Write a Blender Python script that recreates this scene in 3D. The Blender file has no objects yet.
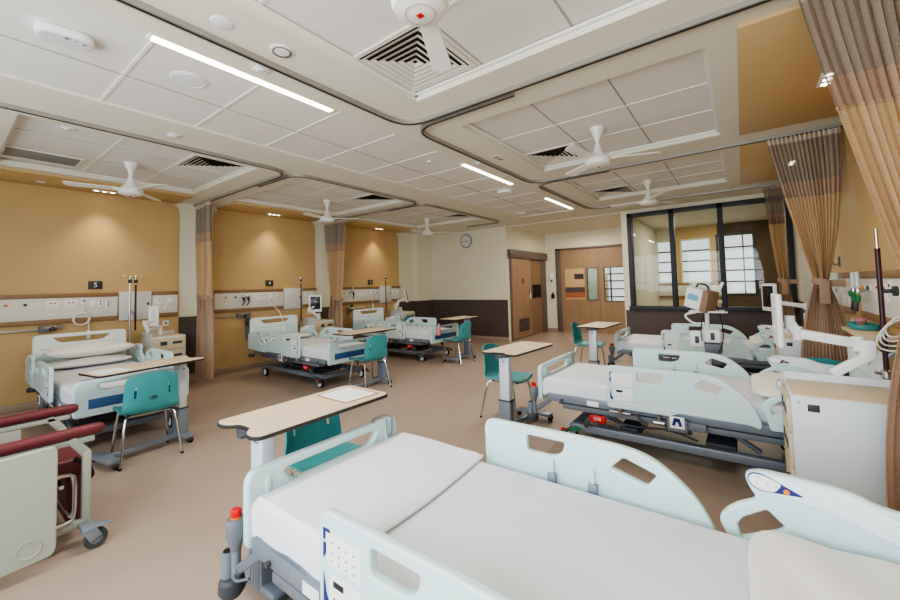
import bpy, bmesh, math, random
from mathutils import Vector, Matrix
random.seed(7)
PI = math.pi
C = bpy.context.scene.collection
SC = bpy.context.scene

# ------------------------------------------------------------------ materials
def lin(c):
    def f(v):
        v /= 255.0
        return v/12.92 if v <= 0.04045 else ((v+0.055)/1.055)**2.4
    return (f(c[0]), f(c[1]), f(c[2]), 1.0)

def new_mat(name):
    m = bpy.data.materials.new(name); m.use_nodes = True
    nt = m.node_tree
    return m, nt, nt.nodes['Principled BSDF']

def mat(name, rgb, rough=0.5, metal=0.0, spec=0.4, var=0.04, nscale=6.0, bump=0.0, bscale=80.0, stretch=(1,1,1), var_rgb=None):
    m, nt, b = new_mat(name)
    N = nt.nodes; L = nt.links
    tc = N.new('ShaderNodeTexCoord'); mp = N.new('ShaderNodeMapping'); mp.inputs['Scale'].default_value = stretch
    L.new(tc.outputs['Object'], mp.inputs['Vector'])
    no = N.new('ShaderNodeTexNoise'); no.inputs['Scale'].default_value = nscale; no.inputs['Detail'].default_value = 4
    L.new(mp.outputs['Vector'], no.inputs['Vector'])
    mx = N.new('ShaderNodeMix'); mx.data_type = 'RGBA'
    c = lin(rgb)
    if var_rgb: c2 = lin(var_rgb)
    else: c2 = tuple(max(0, v*(1-2*var)) for v in c[:3])+(1,)
    mx.inputs[6].default_value = c; mx.inputs[7].default_value = c2
    L.new(no.outputs['Fac'], mx.inputs[0]); L.new(mx.outputs[2], b.inputs['Base Color'])
    b.inputs['Roughness'].default_value = rough; b.inputs['Metallic'].default_value = metal
    b.inputs['Specular IOR Level'].default_value = spec
    if bump:
        n2 = N.new('ShaderNodeTexNoise'); n2.inputs['Scale'].default_value = bscale; n2.inputs['Detail'].default_value = 3
        L.new(mp.outputs['Vector'], n2.inputs['Vector'])
        bp = N.new('ShaderNodeBump'); bp.inputs['Strength'].default_value = bump; bp.inputs['Distance'].default_value = 0.01
        L.new(n2.outputs['Fac'], bp.inputs['Height']); L.new(bp.outputs['Normal'], b.inputs['Normal'])
    return m

def emit(name, rgb, s):
    m, nt, b = new_mat(name)
    b.inputs['Base Color'].default_value = lin(rgb); b.inputs['Emission Color'].default_value = lin(rgb)
    b.inputs['Emission Strength'].default_value = s
    return m

def see_through(name, rgb, fac, rough=0.7, weave=0):
    """cloth or film that lets part of the light straight through"""
    m, nt, b = new_mat(name); N = nt.nodes; L = nt.links
    b.inputs['Base Color'].default_value = lin(rgb); b.inputs['Roughness'].default_value = rough
    tr = N.new('ShaderNodeBsdfTransparent'); mx = N.new('ShaderNodeMixShader')
    mx.inputs[0].default_value = fac
    if weave:
        tc = N.new('ShaderNodeTexCoord'); no = N.new('ShaderNodeTexNoise'); no.inputs['Scale'].default_value = weave
        L.new(tc.outputs['Object'], no.inputs['Vector'])
        mr = N.new('ShaderNodeMapRange'); mr.inputs['From Min'].default_value = .35; mr.inputs['From Max'].default_value = .65
        mr.inputs['To Min'].default_value = fac-.15; mr.inputs['To Max'].default_value = min(1, fac+.15)
        L.new(no.outputs['Fac'], mr.inputs['Value']); L.new(mr.outputs['Result'], mx.inputs[0])
    L.new(tr.outputs[0], mx.inputs[1]); L.new(b.outputs[0], mx.inputs[2])
    L.new(mx.outputs[0], N['Material Output'].inputs['Surface'])
    return m

def glass_mat(name, tint=(235, 240, 240), refl=0.10):
    m, nt, b = new_mat(name); N = nt.nodes; L = nt.links
    tr = N.new('ShaderNodeBsdfTransparent'); tr.inputs['Color'].default_value = lin(tint)
    gl = N.new('ShaderNodeBsdfGlossy'); gl.inputs['Roughness'].default_value = 0.02
    mx = N.new('ShaderNodeMixShader'); mx.inputs[0].default_value = refl
    L.new(tr.outputs[0], mx.inputs[1]); L.new(gl.outputs[0], mx.inputs[2])
    L.new(mx.outputs[0], N['Material Output'].inputs['Surface'])
    return m

def wood(name, a, b2, rough=0.45, axis='z', scale=14):
    st = {'z': (1, 1, .06), 'x': (.06, 1, 1), 'y': (1, .06, 1)}[axis]
    return mat(name, a, rough=rough, nscale=scale, stretch=st, var_rgb=b2)

M = dict(
 cream=mat('cream_paint', (230, 226, 204), .7, var=.015),
 soffit=mat('soffit_paint', (230, 227, 212), .7, var=.015),
 yellow=mat('ochre_laminate', (206, 175, 126), .5, var=.02, nscale=2),
 tile=mat('ceiling_tile_white', (232, 230, 224), .85, var=.02, bump=.08, bscale=160),
 tbar=mat('ceiling_grid_white', (240, 238, 230), .6, var=.01),
 groove=mat('ceiling_groove_shade', (176, 172, 164), .8),
 wainscot=mat('dark_wainscot', (92, 79, 76), .55, var=.03),
 skirting=mat('skirting_tan', (172, 150, 132), .5, var=.03),
 woodstrip=wood('wood_strip', (160, 126, 92), (134, 102, 74), axis='y'),
 door=wood('door_veneer', (172, 142, 114), (144, 116, 92), axis='z'),
 doorframe=mat('door_frame_taupe', (112, 98, 92), .5),
 wframe=mat('window_frame_charcoal', (58, 60, 68), .5),
 panelwhite=mat('panel_white', (228, 226, 216), .5, var=.01),
 panelgrey=mat('panel_cool_white', (216, 218, 216), .45, var=.01),
 bed=mat('bed_plastic', (203, 227, 228), .38, var=.012, nscale=3),
 bedlite=mat('bed_plastic_pale', (230, 238, 239), .38, var=.01),
 blue=mat('blue_panel', (52, 92, 140), .45),
 navy=mat('navy_print', (38, 48, 120), .5),
 grey=mat('grey_plastic', (112, 118, 126), .5, var=.05),
 steelgrey=mat('blue_grey_metal', (138, 147, 160), .4, metal=.35, var=.05),
 darkgrey=mat('dark_grey_plastic', (70, 73, 78), .5, var=.04),
 black=mat('black_rubber', (24, 24, 26), .6),
 white=mat('white_plastic', (236, 238, 238), .4, var=.01),
 softwhite=mat('label_white', (240, 240, 240), .5, var=.01),
 red=mat('red_plastic', (206, 32, 36), .4),
 orange=mat('orange_plastic', (238, 140, 40), .4),
 green=mat('green_plastic', (30, 120, 70), .4),
 pink=mat('pink_liquid', (220, 130, 150), .3),
 sheet=mat('white_sheet', (228, 231, 240), .85, var=.02, nscale=2.5, bump=.12, bscale=7),
 blanket=mat('white_blanket', (232, 234, 241), .9, var=.02, bump=.10, bscale=120, stretch=(.5, 2, 1)),
 pillow=mat('pillow_case', (238, 235, 230), .85, var=.02, nscale=4, bump=.2, bscale=9),
 teal=mat('teal_plastic', (66, 146, 152), .42, var=.02),
 chrome=mat('chrome', (205, 205, 208), .2, metal=1.0, var=.02),
 beige=mat('beige_laminate', (219, 200, 170), .45, var=.03, nscale=5),
 beigecab=mat('beige_cabinet', (212, 196, 168), .5, var=.03),
 edge=mat('dark_edge', (52, 46, 44), .5),
 alu=mat('aluminium_white', (214, 220, 228), .35, metal=.15, var=.02),
 cabinet=mat('cabinet_white', (214, 220, 224), .45, var=.015),
 burgundy=mat('burgundy_vinyl', (104, 44, 50), .45, var=.06, bump=.06, bscale=200),
 recl=mat('recliner_grey', (172, 176, 166), .45, var=.02),
 maroon=mat('maroon_tube', (70, 34, 42), .35),
 brown=mat('brown_card', (150, 122, 100), .8),
 lightblue=mat('light_blue_print', (120, 176, 214), .5),
 screen=mat('dark_screen', (36, 38, 42), .2),
 signdark=mat('sign_plate', (66, 62, 60), .4),
 clockface=mat('clock_face', (226, 226, 224), .4),
 clockrim=mat('clock_rim', (160, 160, 166), .35, metal=.4),
 fan=mat('fan_white', (238, 236, 230), .35, var=.01),
 vent=mat('vent_white', (226, 222, 212), .5, var=.01),
 ventdark=mat('vent_dark', (30, 28, 26), .9),
 grille=mat('grille_grey', (150, 152, 150), .7, bump=.3, bscale=300),
 track=mat('track_aluminium', (172, 168, 160), .35, metal=.5, var=.03),
 metal=mat('lamp_reflector', (220, 220, 220), .15, metal=1.0),
 lamp=emit('warm_lamp', (255, 238, 205), 9.0),
 spot=emit('spot_lamp', (255, 240, 215), 6.0),
 netting=see_through('curtain_netting', (160, 146, 132), .72, weave=260),
 band=see_through('curtain_net_band', (182, 152, 128), .84, weave=260),
 hem=mat('curtain_header', (206, 190, 168), .9),
 hose=mat('white_hose', (232, 230, 222), .4),
 paper=mat('paper', (238, 238, 240), .8),
 clear=see_through('clear_plastic', (210, 225, 235), .35, rough=.15),
 glass=glass_mat('window_glass', (236, 238, 232), .015),
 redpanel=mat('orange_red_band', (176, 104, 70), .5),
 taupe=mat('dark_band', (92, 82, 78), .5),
 frostglass=glass_mat('dim_glass', (200, 210, 215), .06),
)

def curtain_cloth():
    m, nt, b = new_mat('curtain_linen'); N = nt.nodes; L = nt.links
    tc = N.new('ShaderNodeTexCoord'); mp = N.new('ShaderNodeMapping'); mp.inputs['Scale'].default_value = (2, 2, 70)
    no = N.new('ShaderNodeTexNoise'); no.inputs['Scale'].default_value = 1.6; no.inputs['Detail'].default_value = 6
    L.new(tc.outputs['Object'], mp.inputs['Vector']); L.new(mp.outputs['Vector'], no.inputs['Vector'])
    mx = N.new('ShaderNodeMix'); mx.data_type = 'RGBA'
    mx.inputs[6].default_value = lin((224, 198, 160)); mx.inputs[7].default_value = lin((234, 213, 182))
    L.new(no.outputs['Fac'], mx.inputs[0]); L.new(mx.outputs[2], b.inputs['Base Color'])
    b.inputs['Roughness'].default_value = .85
    tl = N.new('ShaderNodeBsdfTranslucent'); L.new(mx.outputs[2], tl.inputs['Color'])
    ms = N.new('ShaderNodeMixShader'); ms.inputs[0].default_value = .5
    L.new(b.outputs[0], ms.inputs[1]); L.new(tl.outputs[0], ms.inputs[2])
    L.new(ms.outputs[0], N['Material Output'].inputs['Surface'])
    return m
M['linen'] = curtain_cloth()

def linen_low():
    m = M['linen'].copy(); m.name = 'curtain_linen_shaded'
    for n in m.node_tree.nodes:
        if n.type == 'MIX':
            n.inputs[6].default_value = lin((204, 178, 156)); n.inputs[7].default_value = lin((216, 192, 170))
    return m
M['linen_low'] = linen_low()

def floor_mat():
    m, nt, b = new_mat('vinyl_floor'); N = nt.nodes; L = nt.links
    tc = N.new('ShaderNodeTexCoord')
    n1 = N.new('ShaderNodeTexNoise'); n1.inputs['Scale'].default_value = 1.2; n1.inputs['Detail'].default_value = 6
    n2 = N.new('ShaderNodeTexNoise'); n2.inputs['Scale'].default_value = 90; n2.inputs['Detail'].default_value = 2
    mp = N.new('ShaderNodeMapping'); mp.inputs['Scale'].default_value = (1, .25, 1)
    L.new(tc.outputs['Object'], mp.inputs['Vector']); L.new(mp.outputs['Vector'], n1.inputs['Vector']); L.new(tc.outputs['Object'], n2.inputs['Vector'])
    ad = N.new('ShaderNodeMath'); ad.operation = 'MULTIPLY_ADD'; ad.inputs[1].default_value = .35
    L.new(n2.outputs['Fac'], ad.inputs[0]); L.new(n1.outputs['Fac'], ad.inputs[2])
    cr = N.new('ShaderNodeValToRGB'); cr.color_ramp.elements[0].position = .35; cr.color_ramp.elements[1].position = .9
    cr.color_ramp.elements[0].color = lin((158, 139, 126)); cr.color_ramp.elements[1].color = lin((173, 154, 140))
    L.new(ad.outputs[0], cr.inputs[0]); L.new(cr.outputs[0], b.inputs['Base Color'])
    b.inputs['Roughness'].default_value = .38; b.inputs['Specular IOR Level'].default_value = .45
    return m
M['floor'] = floor_mat()

# ------------------------------------------------------------------ mesh builder
def rnd(pts, r, n=5):
    """round the corners of a closed polygon; r a number or a list"""
    out = []; k = len(pts)
    for i, p in enumerate(pts):
        ri = r[i] if isinstance(r, (list, tuple)) else r
        p = Vector(p); a = Vector(pts[i-1])-p; c = Vector(pts[(i+1) % k])-p
        ra = min(ri, a.length*.49); rc = min(ri, c.length*.49)
        if ri <= 0: out.append(tuple(p)); continue
        s = p+a.normalized()*ra; e = p+c.normalized()*rc
        for j in range(n+1):
            t = j/n; q = s*(1-t)**2+p*2*t*(1-t)+e*t*t
            out.append(tuple(q))
    return out

def rrect(x0, x1, y0, y1, r): return rnd([(x0, y0), (x1, y0), (x1, y1), (x0, y1)], r)

class MB:
    def __init__(self): self.bm = bmesh.new(); self.mats = []; self.mi = 0
    def use(self, m):
        if m not in self.mats: self.mats.append(m)
        self.mi = self.mats.index(m); return self
    def _merge(self, b2, mtx=None):
        me = bpy.data.meshes.new('tmp'); b2.to_mesh(me); b2.free(); self._addmesh(me, mtx)
    def _addmesh(self, me, mtx=None):
        if mtx is not None: me.transform(mtx)
        for p in me.polygons: p.material_index = self.mi
        self.bm.from_mesh(me); bpy.data.meshes.remove(me)
    def box(self, x0, x1, y0, y1, z0, z1, b=0.0, seg=2, mtx=None):
        b2 = bmesh.new(); bmesh.ops.create_cube(b2, size=1)
        for v in b2.verts: v.co = Vector(((x0+x1)/2+v.co.x*(x1-x0), (y0+y1)/2+v.co.y*(y1-y0), (z0+z1)/2+v.co.z*(z1-z0)))
        if b: bmesh.ops.bevel(b2, geom=list(b2.edges), offset=min(b, .49*min(abs(x1-x0), abs(y1-y0), abs(z1-z0))), segments=seg, profile=.5, affect='EDGES')
        self._merge(b2, mtx); return self
    def bar(self, p, q, w, h, b=0.0, up=(0, 0, 1)):
        """box of section w x h running from p to q"""
        p = Vector(p); q = Vector(q); d = q-p; L = d.length; d.normalize()
        up = Vector(up)
        if abs(d.dot(up)) > .98: up = Vector((1, 0, 0))
        s = d.cross(up).normalized(); u = s.cross(d)
        m = Matrix((( d.x, s.x, u.x, p.x), (d.y, s.y, u.y, p.y), (d.z, s.z, u.z, p.z), (0, 0, 0, 1)))
        return self.box(0, L, -w/2, w/2, -h/2, h/2, b, mtx=m)
    def cyl(self, p, q, r, r2=None, seg=16, caps=True):
        p = Vector(p); q = Vector(q); d = q-p
        b2 = bmesh.new(); bmesh.ops.create_cone(b2, cap_ends=caps, segments=seg, radius1=r, radius2=r if r2 is None else r2, depth=d.length)
        m = Matrix.Translation((p+q)/2) @ d.to_track_quat('Z', 'Y').to_matrix().to_4x4()
        self._merge(b2, m); return self
    def lathe(self, prof, origin=(0, 0, 0), axis=(0, 0, 1), seg=24):
        b2 = bmesh.new(); rings = []
        for r, h in prof:
            if r < 1e-6: rings.append([b2.verts.new((0, 0, h))])
            else: rings.append([b2.verts.new((r*math.cos(2*PI*i/seg), r*math.sin(2*PI*i/seg), h)) for i in range(seg)])
        for a, c in zip(rings, rings[1:]):
            for i in range(seg):
                j = (i+1) % seg
                if len(a) == 1 and len(c) == 1: continue
                if len(a) == 1: f = [a[0], c[i], c[j]]
                elif len(c) == 1: f = [a[i], a[j], c[0]]
                else: f = [a[i], a[j], c[j], c[i]]
                b2.faces.new(f)
        bmesh.ops.recalc_face_normals(b2, faces=list(b2.faces))
        m = Matrix.Translation(Vector(origin)) @ Vector(axis).to_track_quat('Z', 'Y').to_matrix().to_4x4()
        self._merge(b2, m); return self
    def tube(self, pts, r, seg=8, smooth=0, closed=False):
        P = [Vector(p) for p in pts]
        for _ in range(smooth):
            Q = [] if closed else [P[0]]
            n = len(P)
            for i in range(n if closed else n-1):
                a, c = P[i], P[(i+1) % n]; Q += [a*.75+c*.25, a*.25+c*.75]
            if not closed: Q.append(P[-1])
            P = Q
        b2 = bmesh.new(); rings = []; n = len(P)
        prev = None
        for i, p in enumerate(P):
            if closed: d = (P[(i+1) % n]-P[i-1])
            else: d = (P[min(i+1, n-1)]-P[max(i-1, 0)])
            d.normalize()
            if prev is None:
                u = d.orthogonal().normalized()
            else:
                u = prev-d*prev.dot(d)
                u = u.normalized() if u.length > 1e-5 else d.orthogonal().normalized()
            prev = u; v = d.cross(u)
            rr = r(i/(n-1)) if callable(r) else r
            rings.append([b2.verts.new(p+(u*math.cos(2*PI*k/seg)+v*math.sin(2*PI*k/seg))*rr) for k in range(seg)])
        m = n if closed else n-1
        for i in range(m):
            a, c = rings[i], rings[(i+1) % n]
            for k in range(seg): b2.faces.new([a[k], a[(k+1) % seg], c[(k+1) % seg], c[k]])
        if not closed:
            b2.faces.new(rings[0][::-1]); b2.faces.new(rings[-1])
        bmesh.ops.recalc_face_normals(b2, faces=list(b2.faces))
        self._merge(b2); return self
    def plate(self, outline, holes=(), t=.03, bev=.008, o=(0, 0, 0), U=(1, 0, 0), V=(0, 0, 1), res=2):
        """flat plate with holes: outline in (u,v), thickness t centred on the plane, rounded edges"""
        cu = bpy.data.curves.new('tmp', 'CURVE'); cu.dimensions = '2D'; cu.fill_mode = 'BOTH'
        cu.extrude = max(t/2-bev, 1e-4); cu.bevel_depth = bev; cu.bevel_resolution = res; cu.offset = -bev
        for pl in [outline]+list(holes):
            s = cu.splines.new('POLY'); s.points.add(len(pl)-1); s.use_cyclic_u = True
            for pt, c in zip(s.points, pl): pt.co = (c[0], c[1], 0, 1)
        ob = bpy.data.objects.new('tmp', cu); me = bpy.data.meshes.new_from_object(ob)
        bpy.data.objects.remove(ob); bpy.data.curves.remove(cu)
        U = Vector(U).normalized(); V = Vector(V).normalized(); W = U.cross(V); o = Vector(o)
        m = Matrix(((U.x, V.x, W.x, o.x), (U.y, V.y, W.y, o.y), (U.z, V.z, W.z, o.z), (0, 0, 0, 1)))
        self._addmesh(me, m); return self
    def text(self, s, size, o, U, V, t=.001, align='CENTER'):
        cu = bpy.data.curves.new('tmp', 'FONT'); cu.body = s; cu.size = size; cu.extrude = t; cu.align_x = align; cu.align_y = 'CENTER'
        ob = bpy.data.objects.new('tmp', cu); me = bpy.data.meshes.new_from_object(ob)
        bpy.data.objects.remove(ob); bpy.data.curves.remove(cu)
        U = Vector(U).normalized(); V = Vector(V).normalized(); W = U.cross(V); o = Vector(o)
        m = Matrix(((U.x, V.x, W.x, o.x), (U.y, V.y, W.y, o.y), (U.z, V.z, W.z, o.z), (0, 0, 0, 1)))
        self._addmesh(me, m); return self
    def quad(self, a, b, c, d):
        vs = [self.bm.verts.new(Vector(p)) for p in (a, b, c, d)]
        f = self.bm.faces.new(vs); f.material_index = self.mi; return self
    def grid(self, fn, nu, nv):
        b2 = bmesh.new(); g = [[b2.verts.new(fn(i/nu, j/nv)) for j in range(nv+1)] for i in range(nu+1)]
        for i in range(nu):
            for j in range(nv): b2.faces.new([g[i][j], g[i+1][j], g[i+1][j+1], g[i][j+1]])
        self._merge(b2); return self
    def cushion(self, x0, x1, y0, y1, z0, z1, n=4.0, nu=24, nv=16, e=2.2):
        """superellipsoid pad"""
        cx, cy, cz = (x0+x1)/2, (y0+y1)/2, (z0+z1)/2; a, b, c = (x1-x0)/2, (y1-y0)/2, (z1-z0)/2
        sg = lambda v, p: math.copysign(abs(v)**p, v)
        def fn(u, v):
            th = u*2*PI; ph = (v-.5)*PI
            k = sg(math.cos(ph), 2/e)
            return (cx+a*sg(math.cos(th), 2/n)*k, cy+b*sg(math.sin(th), 2/n)*k, cz+c*sg(math.sin(ph), 2/e))
        self.grid(fn, nu, nv); bmesh.ops.remove_doubles(self.bm, verts=list(self.bm.verts), dist=1e-5)
        return self
    def build(self, name, m=None, parent=None, label=None, smooth=True, angle=35):
        if m is not None and not self.mats: self.mats = [m]
        me = bpy.data.meshes.new(name)
        bmesh.ops.recalc_face_normals(self.bm, faces=list(self.bm.faces)) if False else None
        self.bm.to_mesh(me); self.bm.free()
        for mm in self.mats: me.materials.append(mm)
        if smooth:
            me.shade_smooth(); me.set_sharp_from_angle(angle=math.radians(angle))
        o = bpy.data.objects.new(name, me); C.objects.link(o)
        if parent is not None: o.parent = parent
        if label: o['label'] = label
        return o

def mb(m): return MB().use(m)
def thing(name, label, cat, loc=(0, 0, 0), rz=0.0, group=None):
    o = bpy.data.objects.new(name, None); C.objects.link(o); o.empty_display_size = .1
    o.location = loc; o.rotation_euler = (0, 0, rz); return tag(o, label, cat, group)
def tag(o, label, cat, group=None, kind=None):
    o['label'] = label; o['category'] = cat
    if group: o['group'] = group
    if kind: o['kind'] = kind
    return o
def struct(b, name, m=None, parent=None, **k):
    o = b.build(name, m, parent, **k)
    if parent is None: o['kind'] = 'structure'
    return o
def dup(root, loc, rz=None, label=None, group=None, drop=()):
    r = root.copy(); C.objects.link(r); r.location = loc
    if rz is not None: r.rotation_euler = (0, 0, rz)
    if label: r['label'] = label
    if group: r['group'] = group
    def rec(src, dst):
        for ch in list(src.children):
            if ch.name.split('.')[0] in drop: continue
            c = ch.copy(); C.objects.link(c); c.parent = dst; rec(ch, c)
    rec(root, r)
    return r

# ------------------------------------------------------------------ room dimensions
XL, XR, YN, YF, ZC = -7.7, 0.92, -1.6, 9.17, 3.05
AX0, AX1, AY = -4.98, -2.09, 11.35       # alcove
WX0, WX1, WZ0, WZ1 = -1.97, 0.76, 0.90, 2.97
TH = .12
# ------------------------------------------------------------------ the setting
b = mb(M['floor']); b.box(XL-.1, 3.4, YN-.1, 15.2, -.1, 0); struct(b, 'floor')

# left wall: cream behind, ochre bay laminate with rounded top corners, dark wainscot between the bays
BAY_L = [(.45, 2.55), (3.09, 5.21), (5.85, 7.88)]
b = mb(M['cream']); b.box(XL-.12, XL, YN-.1, YF+.12, 0, 3.3); b.box(XL, -7.54, 8.5, YF, 0, ZC); wl = struct(b, 'wall_left')
for y0, y1 in BAY_L:
    b = mb(M['yellow'])
    r = [0, 0, .22, .22]
    b.plate(rnd([(y0, .1), (y1, .1), (y1, ZC-.01), (y0, ZC-.01)], r, 8), t=.016, bev=.003, o=(XL+.008, 0, 0), U=(0, 1, 0), V=(0, 0, 1))
    struct(b, 'wall_left_bay')
b = mb(M['wainscot'])
for y0, y1 in [(YN, .45), (2.55, 3.09), (5.21, 5.85), (7.88, 8.5)]: b.box(XL, XL+.012, y0, y1, .1, 1.085)
b.box(-7.54, -7.528, 8.5, YF, .1, 1.085); b.box(XL, -7.528, 8.488, 8.5, .1, 1.085)
struct(b, 'trim_1')
b = mb(M['skirting']); b.box(XL, XL+.02, YN, 8.5, 0, .1, .004); b.box(-7.54, -7.52, 8.48, YF, 0, .1, .004); struct(b, 'baseboard_left')

# right wall
BAY_R = [(.2, 2.5), (2.95, 7.9)]
b = mb(M['cream']); b.box(XR, XR+.12, YN-.1, YF+.12, 0, 3.3); b.box(.78, XR, 8.5, YF, 0, ZC); struct(b, 'wall_right')
for y0, y1 in BAY_R:
    b = mb(M['yellow'])
    b.plate(rnd([(y0, .1), (y1, .1), (y1, ZC-.01), (y0, ZC-.01)], [0, 0, .22, .22], 8), t=.016, bev=.003, o=(XR-.008, 0, 0), U=(0, 1, 0), V=(0, 0, 1))
    struct(b, 'wall_right_bay')
b = mb(M['wainscot'])
for y0, y1 in [(2.5, 2.95), (7.9, 8.5)]: b.box(XR-.012, XR, y0, y1, .1, 1.085)
b.box(.768, .78, 8.5, YF, .1, 1.085)
struct(b, 'trim_2')
b = mb(M['skirting']); b.box(XR-.02, XR, YN, 8.5, 0, .1, .004); struct(b, 'baseboard_right')

# far wall with the alcove opening and the window
b = mb(M['cream'])
b.box(XL-.1, AX0, YF, YF+TH, 0, 3.3)
b.box(AX1, WX0, YF, YF+TH, 0, 3.3); b.box(WX0, WX1, YF, YF+TH, 0, WZ0); b.box(WX0, WX1, YF, YF+TH, WZ1, 3.3); b.box(WX1, XR+.1, YF, YF+TH, 0, 3.3)
struct(b, 'wall_far')
b = mb(M['wainscot']); b.box(-7.528, AX0, YF-.012, YF, .1, 1.09); struct(b, 'trim_3')
b = mb(M['wainscot']); b.box(AX1+.02, .768, YF-.012, YF, .1, WZ0-.03); struct(b, 'trim_4')
b = mb(M['skirting']); b.box(-7.52, AX0, YF-.02, YF, 0, .1, .004); b.box(AX1, .77, YF-.02, YF, 0, .1, .004); struct(b, 'baseboard_far')

# window in the far wall
w = bpy.data.objects.new('window_1', None); C.objects.link(w); w['kind'] = 'structure'; w.location = (0, 0, 0)
b = mb(M['wframe'])
y0, y1 = YF-.03, YF+TH+.02
b.box(WX0, WX0+.09, y0, y1, WZ0, WZ1, .005); b.box(WX1-.09, WX1, y0, y1, WZ0, WZ1, .005)
b.box(WX0, WX1, y0, y1, WZ1-.08, WZ1, .005); b.box(WX0-.02, WX1+.02, y0-.03, y1, WZ0-.03, WZ0+.06, .005)
for x in (-1.12, -.29): b.box(x-.045, x+.045, y0, y1, WZ0, WZ1, .005)
b.build('window_frame', None, w)
b = mb(M['glass']); b.box(WX0+.05, WX1-.05, YF+.05, YF+.058, WZ0+.03, WZ1-.05); b.build('pane', None, w)

# alcove
b = mb(M['cream']); b.box(AX0-.12, AX0, YF+TH, 11.9, 0, 3.2); struct(b, 'wall_alcove_left')
b = mb(M['cream']); b.box(AX1, AX1+.1, YF+TH, 13.2, 0, 3.2); struct(b, 'wall_alcove_right')
AY = 11.75
b = mb(M['cream']); b.box(AX0-.1, -4.65, AY, AY+.12, 0, 3.2); b.box(-4.65, AX1, AY, AY+.12, 2.56, 3.2); struct(b, 'wall_alcove_far')
b = mb(M['soffit']); b.box(AX0-.1, AX1+.1, YF+TH, AY+.1, 3.03, 3.1); struct(b, 'ceiling_alcove')
b = mb(M['skirting']); b.box(AX0, AX0+.015, YF+TH, 9.3, 0, .1, .004); b.box(AX0, -4.65, AY-.02, AY, 0, .1, .004); struct(b, 'baseboard_alcove')

# sliding door on the alcove's left wall
d = bpy.data.objects.new('door_1', None); C.objects.link(d); d['kind'] = 'structure'
b = mb(M['doorframe']); x = AX0
b.box(x, x+.1, 9.22, 11.66, 2.21, 2.43, .006); b.box(x, x+.05, 11.32, 11.62, 0, 2.21, .004); b.box(x, x+.04, 9.30, 9.36, 0, 2.21, .004)
b.build('door_frame', None, d)
b = mb(M['door']); b.box(x+.012, x+.055, 9.36, 10.5, .02, 2.21, .004); b.build('door_leaf', None, d)
b = mb(wood('door_veneer_gloss', (150, 122, 96), (126, 100, 76))); b.box(x+.002, x+.02, 10.5, 11.32, .02, 2.21); b.build('fixed_panel', None, d)
b = mb(M['ventdark']); b.box(x+.02, x+.03, 10.66, 11.24, 1.08, 1.47, .003); b.build('vision_panel', None, d)
b = mb(M['doorframe']); b.box(x+.055, x+.06, 9.66, 10.3, .18, .55)
b.use(M['ventdark'])
for i in range(6): b.box(x+.058, x+.064, 9.7, 10.26, .215+i*.055, .235+i*.055)
b.build('vent_grille', None, d)
b = mb(M['chrome']); b.box(x+.055, x+.09, 10.38, 10.41, .85, 1.35, .008); b.build('door_handle', None, d)
b = mb(M['doorframe']); b.lathe([(0, 0), (.085, 0), (.085, .008), (.055, .010), (.05, .006), (0, .006)], (x+.055, 9.98, 1.58), (1, 0, 0)); b.build('door_badge', None, d)

# double doors at the end of the alcove
d = bpy.data.objects.new('door_2', None); C.objects.link(d); d['kind'] = 'structure'
y = AY
b = mb(M['doorframe']); b.box(-4.65, -4.5, y-.03, y+.12, 0, 2.56, .004); b.box(-4.65, AX1, y-.03, y+.12, 2.5, 2.56, .004); b.build('door_frame', None, d)
def leaf(x0, x1, holes):
    b = mb(M['door'])
    b.plate([(x0, .01), (x1, .01), (x1, 2.5), (x0, 2.5)], [rrect(*h, .01) for h in holes], t=.05, bev=.003, o=(0, y+.03, 0), U=(1, 0, 0), V=(0, 0, 1))
    lf = b.build('door_leaf', None, d); return lf
l1 = leaf(-4.5, -3.345, [(-3.69, -3.41, .98, 1.9)])
l2 = leaf(-3.335, -2.1, [(-3.2, -2.68, .95, 1.9)])
for (x0, x1, z0, z1), m, p in [((-3.69, -3.41, .98, 1.9), 'frostglass', l1), ((-3.2, -2.68, .95, 1.9), 'glass', l2)]:
    b = mb(M['doorframe'])
    b.plate(rrect(x0-.03, x1+.03, z0-.03, z1+.03, .01), [rrect(x0, x1, z0, z1, .01)], t=.066, bev=.004, o=(0, y+.03, 0)); b.build('glazing_bead', None, p)
    b = mb(M[m]); b.box(x0, x1, y+.026, y+.034, z0, z1); b.build('pane', None, p)
# flush pane in the left leaf, image in its glass painted flat: ochre above, dark band, orange band
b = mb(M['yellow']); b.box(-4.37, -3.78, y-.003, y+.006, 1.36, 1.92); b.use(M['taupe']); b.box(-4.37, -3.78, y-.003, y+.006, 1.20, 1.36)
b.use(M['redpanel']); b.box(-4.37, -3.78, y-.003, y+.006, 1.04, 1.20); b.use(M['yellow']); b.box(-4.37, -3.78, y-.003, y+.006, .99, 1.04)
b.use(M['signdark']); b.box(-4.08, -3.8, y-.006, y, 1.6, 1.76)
b.build('painted_glass_view', None, l1)
# daylight louvres beyond the right leaf
b = mb(M['taupe'])
for z in (1.0, 1.25, 1.5, 1.72): b.box(-3.7, -2.2, 12.9, 12.95, z, z+.04)
b.box(-3.35, -3.31, 12.9, 12.95, .7, 2.3); b.box(-2.62, -2.56, 12.9, 12.95, .7, 2.3)
struct(b, 'window_4')
b = mb(M['cream']); b.box(-5, -3.45, 13.0, 13.1, 0, 3.2); b.box(-2.45, -2.09, 13.0, 13.1, 0, 3.2); b.box(-3.45, -2.45, 13.0, 13.1, 0, .7); b.box(-3.45, -2.45, 13.0, 13.1, 2.3, 3.2)
b.box(-5.1, -5, AY, 13.1, 0, 3.2); struct(b, 'wall_corridor')
b = mb(M['soffit']); b.box(-5.1, AX1, AY+.1, 13.1, 3.0, 3.1); struct(b, 'ceiling_corridor')

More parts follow.
